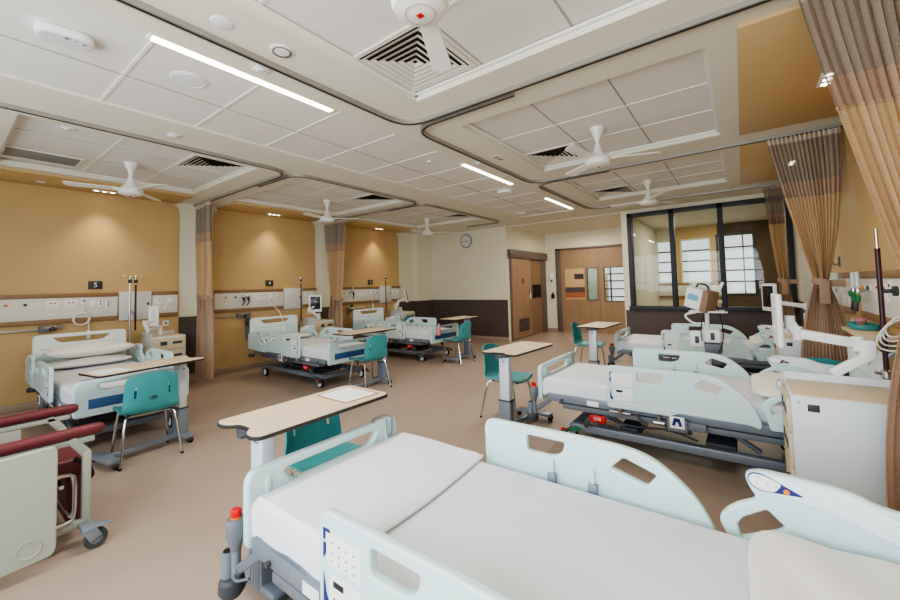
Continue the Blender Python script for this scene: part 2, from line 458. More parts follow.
# the room behind the window
IY = 13.0
W3 = [(-2.0, -1.6, 1.43, 2.62), (-1.36, -.70, 1.43, 2.62), (-.48, .26, 1.1, 2.66)]
b = mb(M['cream'])
b.plate([(-2.1, 0), (1.6, 0), (1.6, 3.1), (-2.1, 3.1)], [[(a, c), (a2, c), (a2, d2), (a, d2)] for a, a2, c, d2 in W3], t=.1, bev=.001, o=(0, IY+.05, 0))
struct(b, 'wall_inner_far')
b = mb(M['yellow']); b.box(-1.5, -1.37, IY-.01, IY, 0, 3.05); b.box(-.69, -.5, IY-.01, IY, 0, 3.05); b.box(-1.37, -.69, IY-.01, IY, 2.63, 3.05); b.box(-1.37, -.69, IY-.01, IY, 0, 1.42); struct(b, 'trim_5')
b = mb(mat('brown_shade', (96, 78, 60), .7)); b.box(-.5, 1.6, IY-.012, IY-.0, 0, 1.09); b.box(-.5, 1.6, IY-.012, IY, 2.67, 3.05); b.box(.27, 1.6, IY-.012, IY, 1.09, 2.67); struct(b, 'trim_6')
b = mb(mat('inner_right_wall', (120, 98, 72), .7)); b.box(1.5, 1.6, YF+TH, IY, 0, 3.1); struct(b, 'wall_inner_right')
b = mb(M['soffit']); b.box(-2.0, 1.6, YF+TH, IY+.1, 3.0, 3.1); struct(b, 'ceiling_inner')
n = 2
for (x0, x1, z0, z1), m in zip(W3, ('cream', 'cream', 'wframe')):
    w = bpy.data.objects.new('window_%d' % (n if n < 4 else 5), None); C.objects.link(w); w['kind'] = 'structure'; n += 1
    b = mb(M[m]); t = .035 if m == 'cream' else .06
    b.plate([(x0-t, z0-t), (x1+t, z0-t), (x1+t, z1+t), (x0-t, z1+t)], [[(x0, z0), (x1, z0), (x1, z1), (x0, z1)]], t=.05, bev=.003, o=(0, IY-.02, 0)); b.build('window_frame', None, w)
    b = mb(M['taupe'])
    k = 4 if m == 'cream' else 5
    for i in range(1, k): zz = z0+(z1-z0)*i/k; b.box(x0, x1, IY+.06, IY+.1, zz-.02, zz+.02)
    if m != 'cream': b.box(x0+.52, x0+.55, IY+.06, IY+.1, z0, z1)
    b.build('louvre_bars', None, w)
# wall behind the photographer, with louvred windows that light the ward
BW = [(-4.9, -2.3, .95, 2.7), (-1.9, .7, .95, 2.7)]
b = mb(M['cream'])
b.plate([(XL-.1, 0), (XR+.1, 0), (XR+.1, 3.3), (XL-.1, 3.3)], [[(a, c), (a2, c), (a2, d2), (a, d2)] for a, a2, c, d2 in BW], t=.1, bev=.001, o=(0, YN-.05, 0))
struct(b, 'wall_back')
for i, (x0, x1, z0, z1) in enumerate(BW):
    w = bpy.data.objects.new('window_%d' % (6+i), None); C.objects.link(w); w['kind'] = 'structure'
    b = mb(M['wframe']); b.plate([(x0-.05, z0-.05), (x1+.05, z0-.05), (x1+.05, z1+.05), (x0-.05, z1+.05)], [[(x0, z0), (x1, z0), (x1, z1), (x0, z1)]], t=.06, bev=.003, o=(0, YN-.02, 0))
    b.box((x0+x1)/2-.03, (x0+x1)/2+.03, YN-.05, YN, z0, z1); b.build('window_frame', None, w)
    b = mb(M['taupe'])
    for k in range(1, 4): b.box(x0, x1, YN-.1, YN-.07, z0+(z1-z0)*k/4-.02, z0+(z1-z0)*k/4+.02)
    b.build('louvre_bars', None, w)

# ------------------------------------------------------------------ ceiling with coffers
COF_L = [(.42, 2.46), (3.1, 5.15), (5.72, 7.75)]; COF_R = [(.3, 2.42), (3.08, 5.08), (5.78, 7.65)]
RECT = [(-6.85, -4.85, a, c, .07) for a, c in COF_L]+[(-2.12, -.12, a, c, .07) for a, c in COF_R]+[(-4.07, -2.75, -1.2, 8.25, .02)]
xs = sorted({XL-.1, XR+.1}|{r[0] for r in RECT}|{r[1] for r in RECT}); ys = sorted({YN-.1, YF+.1}|{r[2] for r in RECT}|{r[3] for r in RECT})
b = mb(M['soffit'])
for i in range(len(xs)-1):
    for j in range(len(ys)-1):
        cx, cy = (xs[i]+xs[i+1])/2, (ys[j]+ys[j+1])/2
        if any(r[0] < cx < r[1] and r[2] < cy < r[3] for r in RECT): continue
        b.quad((xs[i], ys[j], ZC), (xs[i], ys[j+1], ZC), (xs[i+1], ys[j+1], ZC), (xs[i+1], ys[j], ZC))
for x0, x1, y0, y1, h in RECT:
    z = ZC+h
    b.quad((x0, y0, ZC), (x0, y0, z), (x0, y1, z), (x0, y1, ZC)); b.quad((x1, y0, ZC), (x1, y1, ZC), (x1, y1, z), (x1, y0, z))
    b.quad((x0, y0, ZC), (x1, y0, ZC), (x1, y0, z), (x0, y0, z)); b.quad((x0, y1, ZC), (x0, y1, z), (x1, y1, z), (x1, y1, ZC))
b.use(M['tile'])
for x0, x1, y0, y1, h in RECT:
    z = ZC+h
    b.quad((x0, y0, z), (x0, y1, z), (x1, y1, z), (x1, y0, z))
b.use(M['soffit']); b.box(XL-.1, XR+.1, YN-.1, YF+.1, 3.2, 3.3)
struct(b, 'ceiling', smooth=False)
# grid lines and coffer lips
b = mb(M['tbar'])
for x0, x1, y0, y1, h in RECT:
    z = ZC+h
    if h > .05:
        for (a, c, d2, e) in [(x0, x1, y0, y0+.028), (x0, x1, y1-.028, y1), (x0, x0+.028, y0, y1), (x1-.028, x1, y0, y1)]: b.box(a, c, d2, e, z-.03, z-.012)
        xl = [x0+(x1-x0)*k/3 for k in (1, 2)]; yl = [y0+(y1-y0)*k for k in (.37, .69)]
    else:
        xl = [-3.48]; yl = [.8+.68*k for k in range(-2, 11)]
    for x in xl: b.use(M['groove']).box(x-.011, x+.011, y0, y1, z-.004, z+.01); b.use(M['tbar']).box(x-.011, x-.002, y0, y1, z-.007, z+.01)
    for yy in yl: b.use(M['tbar']).box(x0, x1, yy-.010, yy+.010, z-.006, z+.01)
struct(b, 'ceiling_grid', smooth=False)
# ochre laminate returned onto the ceiling over the bed heads
for k, (y0, y1) in enumerate([(.45, 2.5), (3.15, 5.2), (5.85, 7.9)]):
    b = mb(M['yellow']); b.box(XL, -6.95, y0, y1, 3.02, ZC+.01, .004); struct(b, 'ceiling_canopy')
for k, (y0, y1) in enumerate([(.2, 2.35), (2.92, 5.15), (5.55, 7.9)]):
    b = mb(M['yellow']); b.box(.05, XR, y0, y1, 3.02, ZC+.01, .004); struct(b, 'ceiling_canopy')
# ------------------------------------------------------------------ ceiling fixtures
def strip(y0, y1, x, label):
    t = thing('linear_ceiling_light', label, 'ceiling light', (x, (y0+y1)/2, ZC+.02), 0, 'linear lights along the aisle ceiling')
    L = (y1-y0)/2
    b = mb(M['tbar']); b.box(-.045, .045, -L-.02, L+.02, -.012, .01, .003); b.build('housing', None, t)
    b = mb(M['lamp']); b.box(-.03, .03, -L, L, -.018, -.008, .003); b.build('diffuser', None, t)
    ld = bpy.data.lights.new('strip', 'AREA'); ld.shape = 'RECTANGLE'; ld.size = .08; ld.size_y = 2*L; ld.energy = 30; ld.color = (1, .93, .82)
    lo = bpy.data.objects.new('strip_light', ld); C.objects.link(lo); lo.parent = t; lo.location = (0, 0, -.03)
strip(.78, 2.08, -2.81, 'linear ceiling light nearest the camera, longest in view')
strip(4.1, 5.42, -2.81, 'middle linear ceiling light, above the round ceiling disc')
strip(6.75, 8.1, -2.81, 'farthest linear ceiling light, near the alcove opening')

def fan(loc, rz, label):
    t = thing('ceiling_fan', label, 'ceiling fan', loc, rz, 'white ceiling fans over the beds')
    b = mb(M['fan']); b.lathe([(0, 0), (.075, 0), (.072, -.02), (.035, -.10), (.018, -.16), (.018, -.2), (0, -.2)], seg=20); b.build('canopy', None, t)
    b = mb(M['fan']); b.lathe([(0, -.17), (.03, -.18), (.05, -.25), (.085, -.30), (.125, -.335), (.13, -.36), (.115, -.39), (.065, -.41), (0, -.415)], seg=28)
    b.use(M['groove']).lathe([(.066, -.4105), (.069, -.412), (.066, -.4125)], seg=28)
    mo = b.build('motor', None, t)
    b = mb(M['red']); b.box(-.013, .013, -.013, .013, -.4185, -.412); b.build('badge', None, mo, label='small red square badge')
    for k in range(3):
        a = k*2*PI/3
        m = Matrix.Rotation(a, 4, 'Z') @ Matrix.Rotation(math.radians(9), 4, 'X')
        b = mb(M['fan'])
        me = MB().use(M['fan']); 
        out = rnd([(.09, -.045), (.2, -.055), (.56, -.068), (.60, -.02), (.60, .055), (.2, .045), (.09, .035)], .02)
        b.plate(out, t=.010, bev=.003, o=(0, 0, -.335), U=(1, 0, 0), V=(0, 1, 0))
        for j in range(5): b.box(.12, .17, -.036+j*.016, -.030+j*.016, -.345, -.325, .002)
        for v in b.bm.verts: v.co = m @ (v.co-Vector((0, 0, -.335)))+Vector((0, 0, -.335))
        b.build('blade', None, t)
    return t
f1 = fan((-1.09, 1.285, ZC+.07), math.radians(-1.5), 'white ceiling fan nearest the camera, at the top edge')
for loc, rz, lab in [((-6.0, 1.47, ZC+.07), .3, 'white ceiling fan over bed 5, at far left'), ((-6.02, 4.34, ZC+.07), 2.9, 'white ceiling fan over bed 4 between the left curtains'),
                     ((-6.0, 7.15, ZC+.07), .6, 'small distant ceiling fan in front of the far wall, left of the clock'),
                     ((-1.15, 4.19, ZC+.07), .35, 'white ceiling fan over the middle right bed'), ((-1.15, 6.95, ZC+.07), 1.0, 'white ceiling fan just above the far window')]:
    dup(f1, loc, rz, lab)

def diffuser(x, y, s, label):
    t = thing('air_diffuser', label, 'air vent', (x, y, ZC+.068), 0, 'square louvred ceiling diffusers')
    h = s/2
    b = mb(M['ventdark']); b.box(-h+.02, h-.02, -h+.02, h-.02, .0, .01); b.build('duct', None, t)
    b = mb(M['vent']); b.plate(rrect(-h, h, -h, h, .004), [rrect(-h+.035, h-.035, -h+.035, h-.035, .003)], t=.014, bev=.003, o=(0, 0, -.006), U=(1, 0, 0), V=(0, 1, 0)); b.build('frame', None, t)
    b = mb(M['vent']); n = 6
    for i in range(n):
        r1 = (h-.045)*(1-i/n); r0 = r1-.030; z0, z1 = -.004, -.014
        ci = [(-1, -1), (1, -1), (1, 1), (-1, 1)]
        for k in range(4):
            a, c = ci[k], ci[(k+1) % 4]
            b.quad((a[0]*r1, a[1]*r1, z1), (c[0]*r1, c[1]*r1, z1), (c[0]*max(r0, .005), c[1]*max(r0, .005), z0), (a[0]*max(r0, .005), a[1]*max(r0, .005), z0))
    b.build('louvres', None, t, smooth=False)
    return t
d1 = diffuser(-1.805, 2.06, .64, 'large square ceiling diffuser beside the nearest fan')
for x, y, lab in [(-5.36, 2.14, 'square ceiling diffuser right of the fan over bed 5'), (-5.3, 4.85, 'square ceiling diffuser right of the fan over bed 4'), (-5.2, 7.42, 'far left square ceiling diffuser near the clock'),
                  (-1.80, 4.75, 'square ceiling diffuser left of the middle right fan'), (-1.78, 7.33, 'far right square ceiling diffuser above the far window')]:
    dup(d1, (x, y, ZC+.068), None, lab)

# curtain tracks
def track(pts, label):
    t = thing('curtain_track', label, 'curtain track', (0, 0, 0), 0, 'aluminium curtain tracks under the ceiling')
    P = rnd_open(pts, .28)
    def sweep(b, off, w, z0, z1):
        n = len(P); L = []
        for i, p in enumerate(P):
            d = (Vector(P[min(i+1, n-1)])-Vector(P[max(i-1, 0)])).normalized(); s = Vector((-d.y, d.x))
            L.append((Vector(p)+s*(off-w/2), Vector(p)+s*(off+w/2)))
        for (a, c), (e, f) in zip(L, L[1:]):
            A = [Vector((q.x, q.y, z)) for q in (a, c) for z in (z0, z1)]; B = [Vector((q.x, q.y, z)) for q in (e, f) for z in (z0, z1)]
            for i, j in ((0, 1), (1, 3), (3, 2), (2, 0)): b.quad(A[i], A[j], B[j], B[i])
        for (a, c) in (L[0], L[-1]): b.quad((a.x, a.y, z0), (c.x, c.y, z0), (c.x, c.y, z1), (a.x, a.y, z1))
    b = mb(M['track']); sweep(b, 0, .045, ZC-.035, ZC); b.build('rail', None, t)
    b = mb(M['ventdark']); sweep(b, 0, .012, ZC-.038, ZC-.034); b.build('slot', None, t)
def rnd_open(pts, r, n=8):
    out = [pts[0]]
    for a, p, c in zip(pts, pts[1:], pts[2:]):
        p = Vector(p); u = (Vector(a)-p).normalized(); v = (Vector(c)-p).normalized()
        for j in range(n+1):
            t = j/n; out.append(tuple((p+u*r)*(1-t)**2+p*2*t*(1-t)+(p+v*r)*t*t))
    return [tuple(q) for q in out+[pts[-1]]]
track([(-2.5, YN), (-2.5, 2.72), (XR, 2.72)], 'curved curtain track around the nearest right bed')
track([(-1.4, 2.79), (-2.5, 2.79), (-2.5, 5.52), (XR, 5.52)], 'curved curtain track around the middle right bed')
track([(-1.4, 5.59), (-2.5, 5.59), (-2.5, 8.3), (XR-.15, 8.3)], 'curved curtain track around the farthest right bed')
track([(-4.66, YN), (-4.66, 2.79), (XL, 2.79)], 'curved curtain track around bed 5')
track([(-5.6, 2.86), (-4.66, 2.86), (-4.66, 5.39), (XL, 5.39)], 'curved curtain track around bed 4')
track([(-5.6, 5.46), (-4.66, 5.46), (-4.66, 8.43), (-5.7, 8.43)], 'curved curtain track around the farthest left bed')

# downlights
def triple(x, y, label, energy, side):
    t = thing('triple_downlight', label, 'downlight', (x, y, 3.02), 0, 'triple downlights over the bed heads')
    b = mb(M['tbar']); b.box(-.05, .05, -.14, .14, -.006, .0, .002); b.build('trim', None, t)
    for k in (-1, 0, 1):
        b = mb(M['metal']); b.lathe([(.036, -.010), (.036, -.004), (.024, -.003)], (0, k*.09, 0)); b.use(M['spot']).lathe([(0, -.008), (.028, -.008)], (0, k*.09, 0), seg=12); b.build('lamp', None, t)
    ld = bpy.data.lights.new('wash', 'SPOT'); ld.energy = energy; ld.spot_size = math.radians(95); ld.spot_blend = 1; ld.color = (1, .84, .6); ld.shadow_soft_size = .08
    lo = bpy.data.objects.new('downlight_lamp', ld); C.objects.link(lo); lo.parent = t; lo.location = (0, 0, -.04); lo.rotation_euler = (0, math.radians(6*side), 0)
triple(-7.45, 1.52, 'triple downlight over bed 5', 38, -1)
triple(-7.45, 4.12, 'triple downlight over bed 4', 38, -1)
triple(-7.45, 6.95, 'triple downlight over the farthest left bed', 38, -1)
triple(.6, 4.12, 'triple downlight on the ochre ceiling by the near curtain', 22, 1)
triple(.6, 6.85, 'triple downlight seen through the middle right curtain', 22, 1)

def disc(name, label, cat, x, y, r, h, m, z=ZC, group=None, mm=None, r2=None):
    t = thing(name, label, cat, (x, y, z), 0, group)
    b = mb(M[m]); b.lathe([(0, 0), (r, 0), (r, -h*.6), (r*.9, -h), (0, -h)], seg=24); b.build('body', None, t)
    if mm:
        b = mb(M[mm]); b.lathe([(r2, -h-.004), (r2, -h+.004), (0, -h+.002)] if r2 else [], seg=20); b.build('lens', None, t)
    return t
t = disc('ceiling_downlight', 'round chrome downlight left of the nearest diffuser', 'downlight', -2.32, 1.34, .075, .008, 'white')
b = mb(M['metal']); b.lathe([(.062, -.010), (.05, -.009), (.03, -.004), (0, -.004)]); b.build('reflector', None, t)
disc('blank_plate', 'round white blanking plate beside the near aisle track', 'cover plate', -2.33, .98, .06, .006, 'white')
disc('ceiling_speaker', 'round white ceiling speaker left of the nearest linear light', 'speaker', -3.2, 1.12, .12, .006, 'white', ZC+.02, mm='panelgrey', r2=.1)
disc('ceiling_disc', 'round white disc on the aisle ceiling between two linear lights', 'detector', -3.12, 5.76, .13, .05, 'white', ZC+.02)
disc('ceiling_dome_camera', 'black dome camera at the far end of the aisle ceiling', 'camera', -3.85, 7.85, .11, .03, 'white', ZC+.02, mm='black', r2=.1)
disc('ceiling_sprinkler_head', 'small dark sprinkler head in the aisle ceiling tile', 'sprinkler', -3.08, 3.74, .03, .02, 'white', ZC+.02, mm='darkgrey', r2=.02)
for i, (x, y, z, lab) in enumerate([(-2.62, 1.36, ZC, 'square sensor beside the nearest linear light'), (-4.4, 1.41, ZC, 'square sensor on the soffit between aisle and bed 5 track'), (-5.15, .77, ZC+.07, 'square sensor inside the ceiling recess over bed 5'), (-2.6, 4.15, ZC, 'small flat sensor left of the middle right track')]):
    t = thing('ceiling_sensor', lab, 'sensor', (x, y, z), 0, 'small square ceiling sensors')
    b = mb(M['white']); b.box(-.045, .045, -.045, .045, -.012, 0, .004); b.build('base', None, t)
    b = mb(M['panelgrey']); b.lathe([(.03, -.012), (.028, -.024), (0, -.026)]); b.build('lens', None, t)
for y, lab in [(4.15, 'twin downlight on the soffit by the middle right ceiling recess'), (6.9, 'twin downlight on the soffit by the far right ceiling recess')]:
    t = thing('twin_downlight', lab, 'downlight', (-2.32, y, ZC), 0, 'twin soffit downlights')
    b = mb(M['white']); b.box(-.05, .05, -.1, .1, -.005, 0, .002); b.build('trim', None, t)
    for k in (-1, 1): b = mb(M['metal']); b.lathe([(.035, -.007), (.03, -.006), (0, -.0055)], (0, k*.05, 0), seg=16); b.build('lamp', None, t)
# oval access point
t = thing('ceiling_access_point', 'white oval wireless unit on the ceiling at top left', 'access point', (-3.17, .455, ZC+.02), math.radians(80), None)
b = mb(M['white']); b.plate(rrect(-.13, .13, -.085, .085, .08), t=.05, bev=.018, o=(0, 0, -.025), U=(1, 0, 0), V=(0, 1, 0), res=4); b.build('body', None, t)
b = mb(M['panelgrey']); b.plate(rrect(-.11, .11, -.068, .068, .064), t=.004, bev=.001, o=(0, 0, -.051), U=(1, 0, 0), V=(0, 1, 0)); b.use(M['darkgrey']).box(.0, .018, -.055, -.043, -.055, -.05); b.use(M['darkgrey']).box(.075, .095, -.03, -.02, -.055, -.05); b.use(M['lightblue']).box(.04, .055, -.05, -.04, -.055, -.05); b.build('cover', None, t)
# return air grille in the recess over bed 5
t = thing('return_air_grille', 'long grey return air grille in the ceiling recess at far left', 'air vent', (-6.42, .76, ZC+.068))
b = mb(M['grille']); b.box(-.2, .2, -.3, .3, -.008, .006, .002); b.build('mesh_panel', None, t)
b = mb(M['tbar']); b.plate(rrect(-.23, .23, -.32, .32, .004), [rrect(-.2, .2, -.3, .3, .003)], t=.014, bev=.002, o=(0, 0, -.006), U=(1, 0, 0), V=(0, 1, 0)); b.build('frame', None, t)
disc('ceiling_downlight', 'small unlit round downlight on the ochre ceiling at far left', 'downlight', -7.4, .86, .05, .006, 'white', 3.02)
# ------------------------------------------------------------------ hospital bed: head at x=0, foot at x=2.3, width along y
FOOT_RAIL = rnd([(1.63, .43), (1.63, .66), (1.635, .785), (.97, .79), (.84, .772), (.75, .722), (.67, .65), (.62, .57), (.585, .47), (.60, .435), (.66, .455), (1.1, .46), (1.15, .43)],
                [.03, .3, .06, .2, .1, .1, .1, .1, .03, .015, .03, .03, .03], 6)
FR_H1 = rnd([(1.385, .745), (1.19, .745), (1.205, .69), (1.26, .668), (1.385, .668)], [.02, .012, .03, .03, .02])
FR_H2 = rnd([(.93, .738), (.80, .695), (.84, .643), (.985, .682)], .014)
HEAD_RAIL = rnd([(.545, .44), (.565, .53), (.60, .595), (.555, .655), (.475, .70), (.50, .74), (.512, .785), (.46, .805), (.35, .802), (.23, .795), (.16, .76), (.02, .75), (.02, .46)],
                [.02, .05, .03, .06, .02, .02, .03, .03, .1, .06, .05, .06, .04], 6)
HR_H = rnd([(.53, .545), (.54, .59), (.52, .622), (.45, .67), (.40, .622), (.425, .60)], .010)

def make_bed(label, outer_blue):
    t = thing('hospital_bed', label, 'bed', (0, 0, 0), 0, None)
    # base
    b = mb(M['steelgrey'])
    for s in (-1, 1): b.box(.36, 2.0, s*.36-.035, s*.36+.035, .12, .19, .012)
    b.use(M['grey']); b.box(.34, .42, -.4, .4, .12, .18, .01); b.box(1.94, 2.02, -.4, .4, .12, .18, .01)
    b.use(M['darkgrey']); b.box(.75, .95, -.28, .28, .11, .2, .01); b.box(1.45, 1.6, -.28, .28, .11, .2, .01)
    for s in (-1, 1):
        b.use(M['steelgrey']); b.bar((.6, s*.24, .18), (.95, s*.24, .40), .05, .03, .005); b.bar((1.55, s*.24, .18), (1.9, s*.24, .40), .05, .03, .005)
        b.use(M['grey']); b.cyl((.95, s*.2, .3), (1.35, s*.2, .36), .035)
        b.use(M['darkgrey']); b.tube([(1.0, s*.3, .2), (1.2, s*.34, .27), (1.5, s*.32, .22), (1.8, s*.34, .3)], .008, 6, 2)
    b.build('base_frame', None, t)
    for x in (.36, 1.96):
        for s in (-1, 1):
            b = mb(M['grey']); b.box(x-.03, x+.05, s*.40-.04, s*.40+.04, .125, .165, .012); b.bar((x+.0, s*.40-.045, .15), (x+.035, s*.40-.045, .07), .014, .05, .004); b.bar((x, s*.40+.045, .15), (x+.035, s*.40+.045, .07), .014, .05, .004)
            cs = b.build('caster', None, t)
            b = mb(M['black']); ax = (0, 1, 0); o = (x+.035, s*.40, .07)
            b.lathe([(.05, -.022), (.064, -.02), (.07, -.012), (.07, .012), (.064, .02), (.05, .022)], o, ax, 24)
            b.use(M['white']); b.lathe([(0, -.028), (.03, -.028), (.05, -.022)], o, ax, 24); b.lathe([(.05, .022), (.03, .028), (0, .028)], o, ax, 24)
            b.build('wheel', None, cs)
    for s in (-1, 1):
        b = mb(M['darkgrey']); b.bar((1.98, s*.44, .16), (2.1, s*.47, .10), .05, .014, .004); b.use(M['green']); b.bar((1.90, s*.455, .17), (1.98, s*.455, .15), .012, .03, .003); b.use(M['red']); b.bar((2.04, s*.46, .150), (2.075, s*.46, .14), .03, .016, .004)
        b.build('brake_pedal', None, t)
    # deck
    b = mb(M['steelgrey'])
    for s in (-1, 1):
        b.box(.1, 2.2, s*.45-.02, s*.45+.02, .385, .455, .008)
        b.use(M['grey']); b.box(.3, 2.05, s*.44-.025, s*.44+.025, .33, .375, .008); b.use(M['steelgrey'])
    b.box(.1, .16, -.44, .44, .38, .455, .008); b.box(2.14, 2.2, -.44, .44, .38, .455, .008)
    b.box(.12, 2.2, -.44, .44, .43, .46, .004)
    b.use(M['navy']); b.box(1.6, 2.1, -.43, .43, .36, .38, .004)
    b.use(M['grey'])
    for x in (.45, .8, 1.25, 1.75): b.box(x, x+.08, -.42, .42, .34, .43, .006)
    for s in (-1, 1):
        b.use(M['grey']); b.box(.92, 1.10, s*.485-.03, s*.485+.03, .34, .40, .01)
        b.use(M['darkgrey']); b.box(1.02, 1.2, s*.47-.03, s*.47+.03, .30, .345, .008)
        b.use(M['chrome']); b.cyl((1.53, s*.5, .38), (1.53, s*.5, .43), .02); b.cyl((1.45, s*.5, .39), (1.62, s*.5, .39), .012); b.cyl((1.2, s*.505, .36), (1.28, s*.505, .36), .02); b.cyl((1.24, s*.50, .36), (1.24, s*.50, .42), .014)
        b.use(M['darkgrey']); b.tube([(1.4, s*.5, .40), (1.38, s*.52, .35), (1.32, s*.52, .33)], .012, 6, 1); b.cyl((2.05, s*.475, .41), (2.05, s*.49, .41), .012)
        b.use(M['softwhite']); b.box(1.72, 1.82, s*.472-.001, s*.472+.001, .395, .44)
        for x in (1.33, 1.36): b.use(M['darkgrey']); b.bar((x, s*.49, .33), (x+.01, s*.50, .29), .012, .012, .003)
    b.build('deck_frame', None, t)
    for s in (-1, 1):
        b = mb(M['red']); b.box(1.66, 1.80, s*.475-.012, s*.475+.012, .265, .325, .008); b.use(M['softwhite']); b.text('CPR', .035, (1.73, s*.4885, .295), (-s, 0, 0), (0, 0, 1))
        b.use(M['darkgrey']); b.bar((1.80, s*.46, .29), (1.86, s*.44, .2), .02, .05, .004); b.bar((1.66, s*.46, .31), (1.6, s*.45, .36), .02, .03, .004)
        b.build('release_handle', None, t, label='red release handle box')
        b = mb(M['grey']); b.box(1.04, 1.18, s*.515-.02, s*.515+.02, .32, .42, .01); b.use(M['softwhite']); b.box(1.06, 1.16, s*.537-.003, s*.537+.003, .35, .44, .004); b.use(M['navy'])
        b.bar((1.085, s*.5415, .37), (1.10, s*.5415, .425), .002, .022); b.bar((1.135, s*.5415, .37), (1.12, s*.5415, .425), .002, .022); b.box(1.095, 1.125, s*.5415-.001, s*.5415+.001, .40, .43)
        b.build('angle_gauge', None, t, label='white gauge with blue mark')
    # mattress under a sheet
    b = mb(M['sheet']); b.box(.1, 2.255, -.445, .445, .455, .59, .04, 4)
    # soft sagging hem along the sides
    def hem(s):
        def fn(u, v):
            x = .7+1.56*u; wob = .012*math.sin(u*17+s)+.008*math.sin(u*41)
            return (x, s*(.448+.006*math.sin(u*30)*(1-v)), .435+.02*wob/.012*(1-v)*.5+(.12)*v)
        b.grid(fn, 40, 4)
    hem(1); hem(-1)
    b.build('mattress', None, t)
    # headboard
    b = mb(M['bedlite'])
    b.plate(rnd([(-.47, .5), (.47, .5), (.47, 1.0), (-.47, 1.0)], [.05, .05, .06, .06], 6), [rnd([(-.29, .955), (-.22, .885), (.22, .885), (.29, .955)], [.02, .05, .05, .02], 6)], t=.05, bev=.012, o=(-.03, 0, 0), U=(0, 1, 0), V=(0, 0, 1))
    b.use(M['bed']); b.box(-.008, .004, -.4, .4, .8, .83, .005); b.box(-.008, .0, -.42, .42, .52, .78, .003)
    b.build('headboard', None, t)
    # footboard
    b = mb(M['bed'])
    b.plate(rnd([(-.465, .37), (.465, .37), (.465, .705), (-.465, .705)], [.04, .04, .07, .07], 6), [rnd([(-.30, .66), (.30, .66), (.24, .59), (-.24, .59)], [.04, .04, .04, .04], 6)], t=.046, bev=.014, o=(2.272, 0, 0), U=(0, 1, 0), V=(0, 0, 1))
    b.use(M['bedlite']); b.box(2.243, 2.252, -.42, .42, .4, .57, .004)
    for s in (-1, 1): b.use(M['bed']); b.box(2.242, 2.252, s*.37-.012, s*.37+.012, .58, .66, .004)
    fb = b.build('footboard', None, t)
    b = mb(M['blue']); b.box(2.294, 2.2975, -.36, .36, .44, .53, .001); b.build('blue_panel', None, fb, label='dark blue strip on the outer face')
    b = mb(M['grey']); b.use(M['steelgrey']); b.tube([(2.24, -.36, .708), (2.243, -.36, .60), (2.243, -.405, .60), (2.24, -.405, .708)], .0045, 6, 1); b.tube([(2.25, -.405, .706), (2.29, -.40, .716), (2.29, -.28, .716), (2.25, -.27, .708)], .0045, 6, 1); b.build('hook', None, fb)
    # rails
    for s in (-1, 1):
        y = s*.515
        b = mb(M['bed']); b.plate(FOOT_RAIL, [FR_H1, FR_H2], t=.034, bev=.009, o=(0, y, 0), res=3)
        ys = y+s*.017
        b.use(M['bedlite']); b.box(.75, 1.55, ys-.002, ys+.003, .475, .482, .002)
        fr = b.build('foot_side_rail', None, t)
        yo = y+s*.0185
        b = mb(M['softwhite'])
        b.plate(rrect(1.42, 1.585, .625, .725, .012), t=.004, bev=.001, o=(0, yo, 0)); b.plate(rrect(1.42, 1.57, .50, .60, .012), t=.004, bev=.001, o=(0, yo, 0))
        b.use(M['navy']); yy = yo+s*.0025
        b.plate([(1.60, .735), (1.60, .70), (1.592, .70), (1.592, .727), (1.565, .727), (1.57, .735)], t=.002, bev=.0003, o=(0, yy, 0)); b.plate([(1.60, .69), (1.60, .64), (1.588, .66), (1.588, .69)], t=.002, bev=.0003, o=(0, yy, 0))
        b.plate([(1.60, .60), (1.60, .51), (1.585, .50), (1.575, .51), (1.59, .54)], t=.002, bev=.0003, o=(0, yy, 0))
        b.use(M['grey'])
        for i in range(4):
            for z in (.645, .67, .70): b.lathe([(0, .0), (.0024, .0), (.0024, .002)], (1.555-i*.035, yy, z), (0, s, 0), 8)
        b.use(M['screen']); b.box(1.50, 1.55, yy-.001, yy+.001, .57, .588)
        b.use(M['grey'])
        for i in range(4): b.lathe([(0, 0), (.004, 0), (.004, .002)], (1.545-i*.032, yy, .535), (0, s, 0), 8)
        b.build('control_panel', None, fr, label='white keypad panel with navy corner marks')
        for x in (1.06, 1.25):
            b = mb(M['steelgrey']); b.box(x-.02, x+.02, y-s*.035-.012, y-s*.035+.012, .54, .60, .005); b.use(M['bed']).box(x-.008, x+.008, y-s*.028-.008, y-s*.028+.008, .595, .66, .003); b.build('latch', None, fr, label='small grey latch')
        b = mb(M['bed']); b.plate(HEAD_RAIL, [HR_H], t=.034, bev=.009, o=(0, y, 0), res=3)
        for q in (-1, 1):
            b.use(M['bedlite']); b.plate(rnd([(.50, .78), (.46, .80), (.24, .79), (.12, .735), (.05, .70), (.09, .655), (.17, .67), (.27, .715), (.44, .735), (.49, .745)], .04, 5), t=.008, bev=.003, o=(0, y+q*.018, 0))
        hr = b.build('head_side_rail', None, t)
        b = mb(M['softwhite'])
        for q in (-1, 1):
            yy = y+q*.0225
            b.use(M['navy']); b.plate(rnd([(.504, .777), (.489, .797), (.455, .797), (.345, .745), (.47, .736), (.495, .752)], .012, 4), t=.002, bev=.0003, o=(0, yy, 0))
            b.use(M['softwhite']); b.plate(rnd([(.501, .776), (.486, .793), (.456, .793), (.405, .772), (.425, .742), (.468, .740), (.491, .754)], .011, 4), t=.003, bev=.0003, o=(0, yy+q*.0006, 0))
            b.use(M['orange']); b.lathe([(0, .0), (.009, .0), (.009, .002)], (.394, yy+q*.002, .752), (0, q, 0), 12)
            b.use(M['red']);
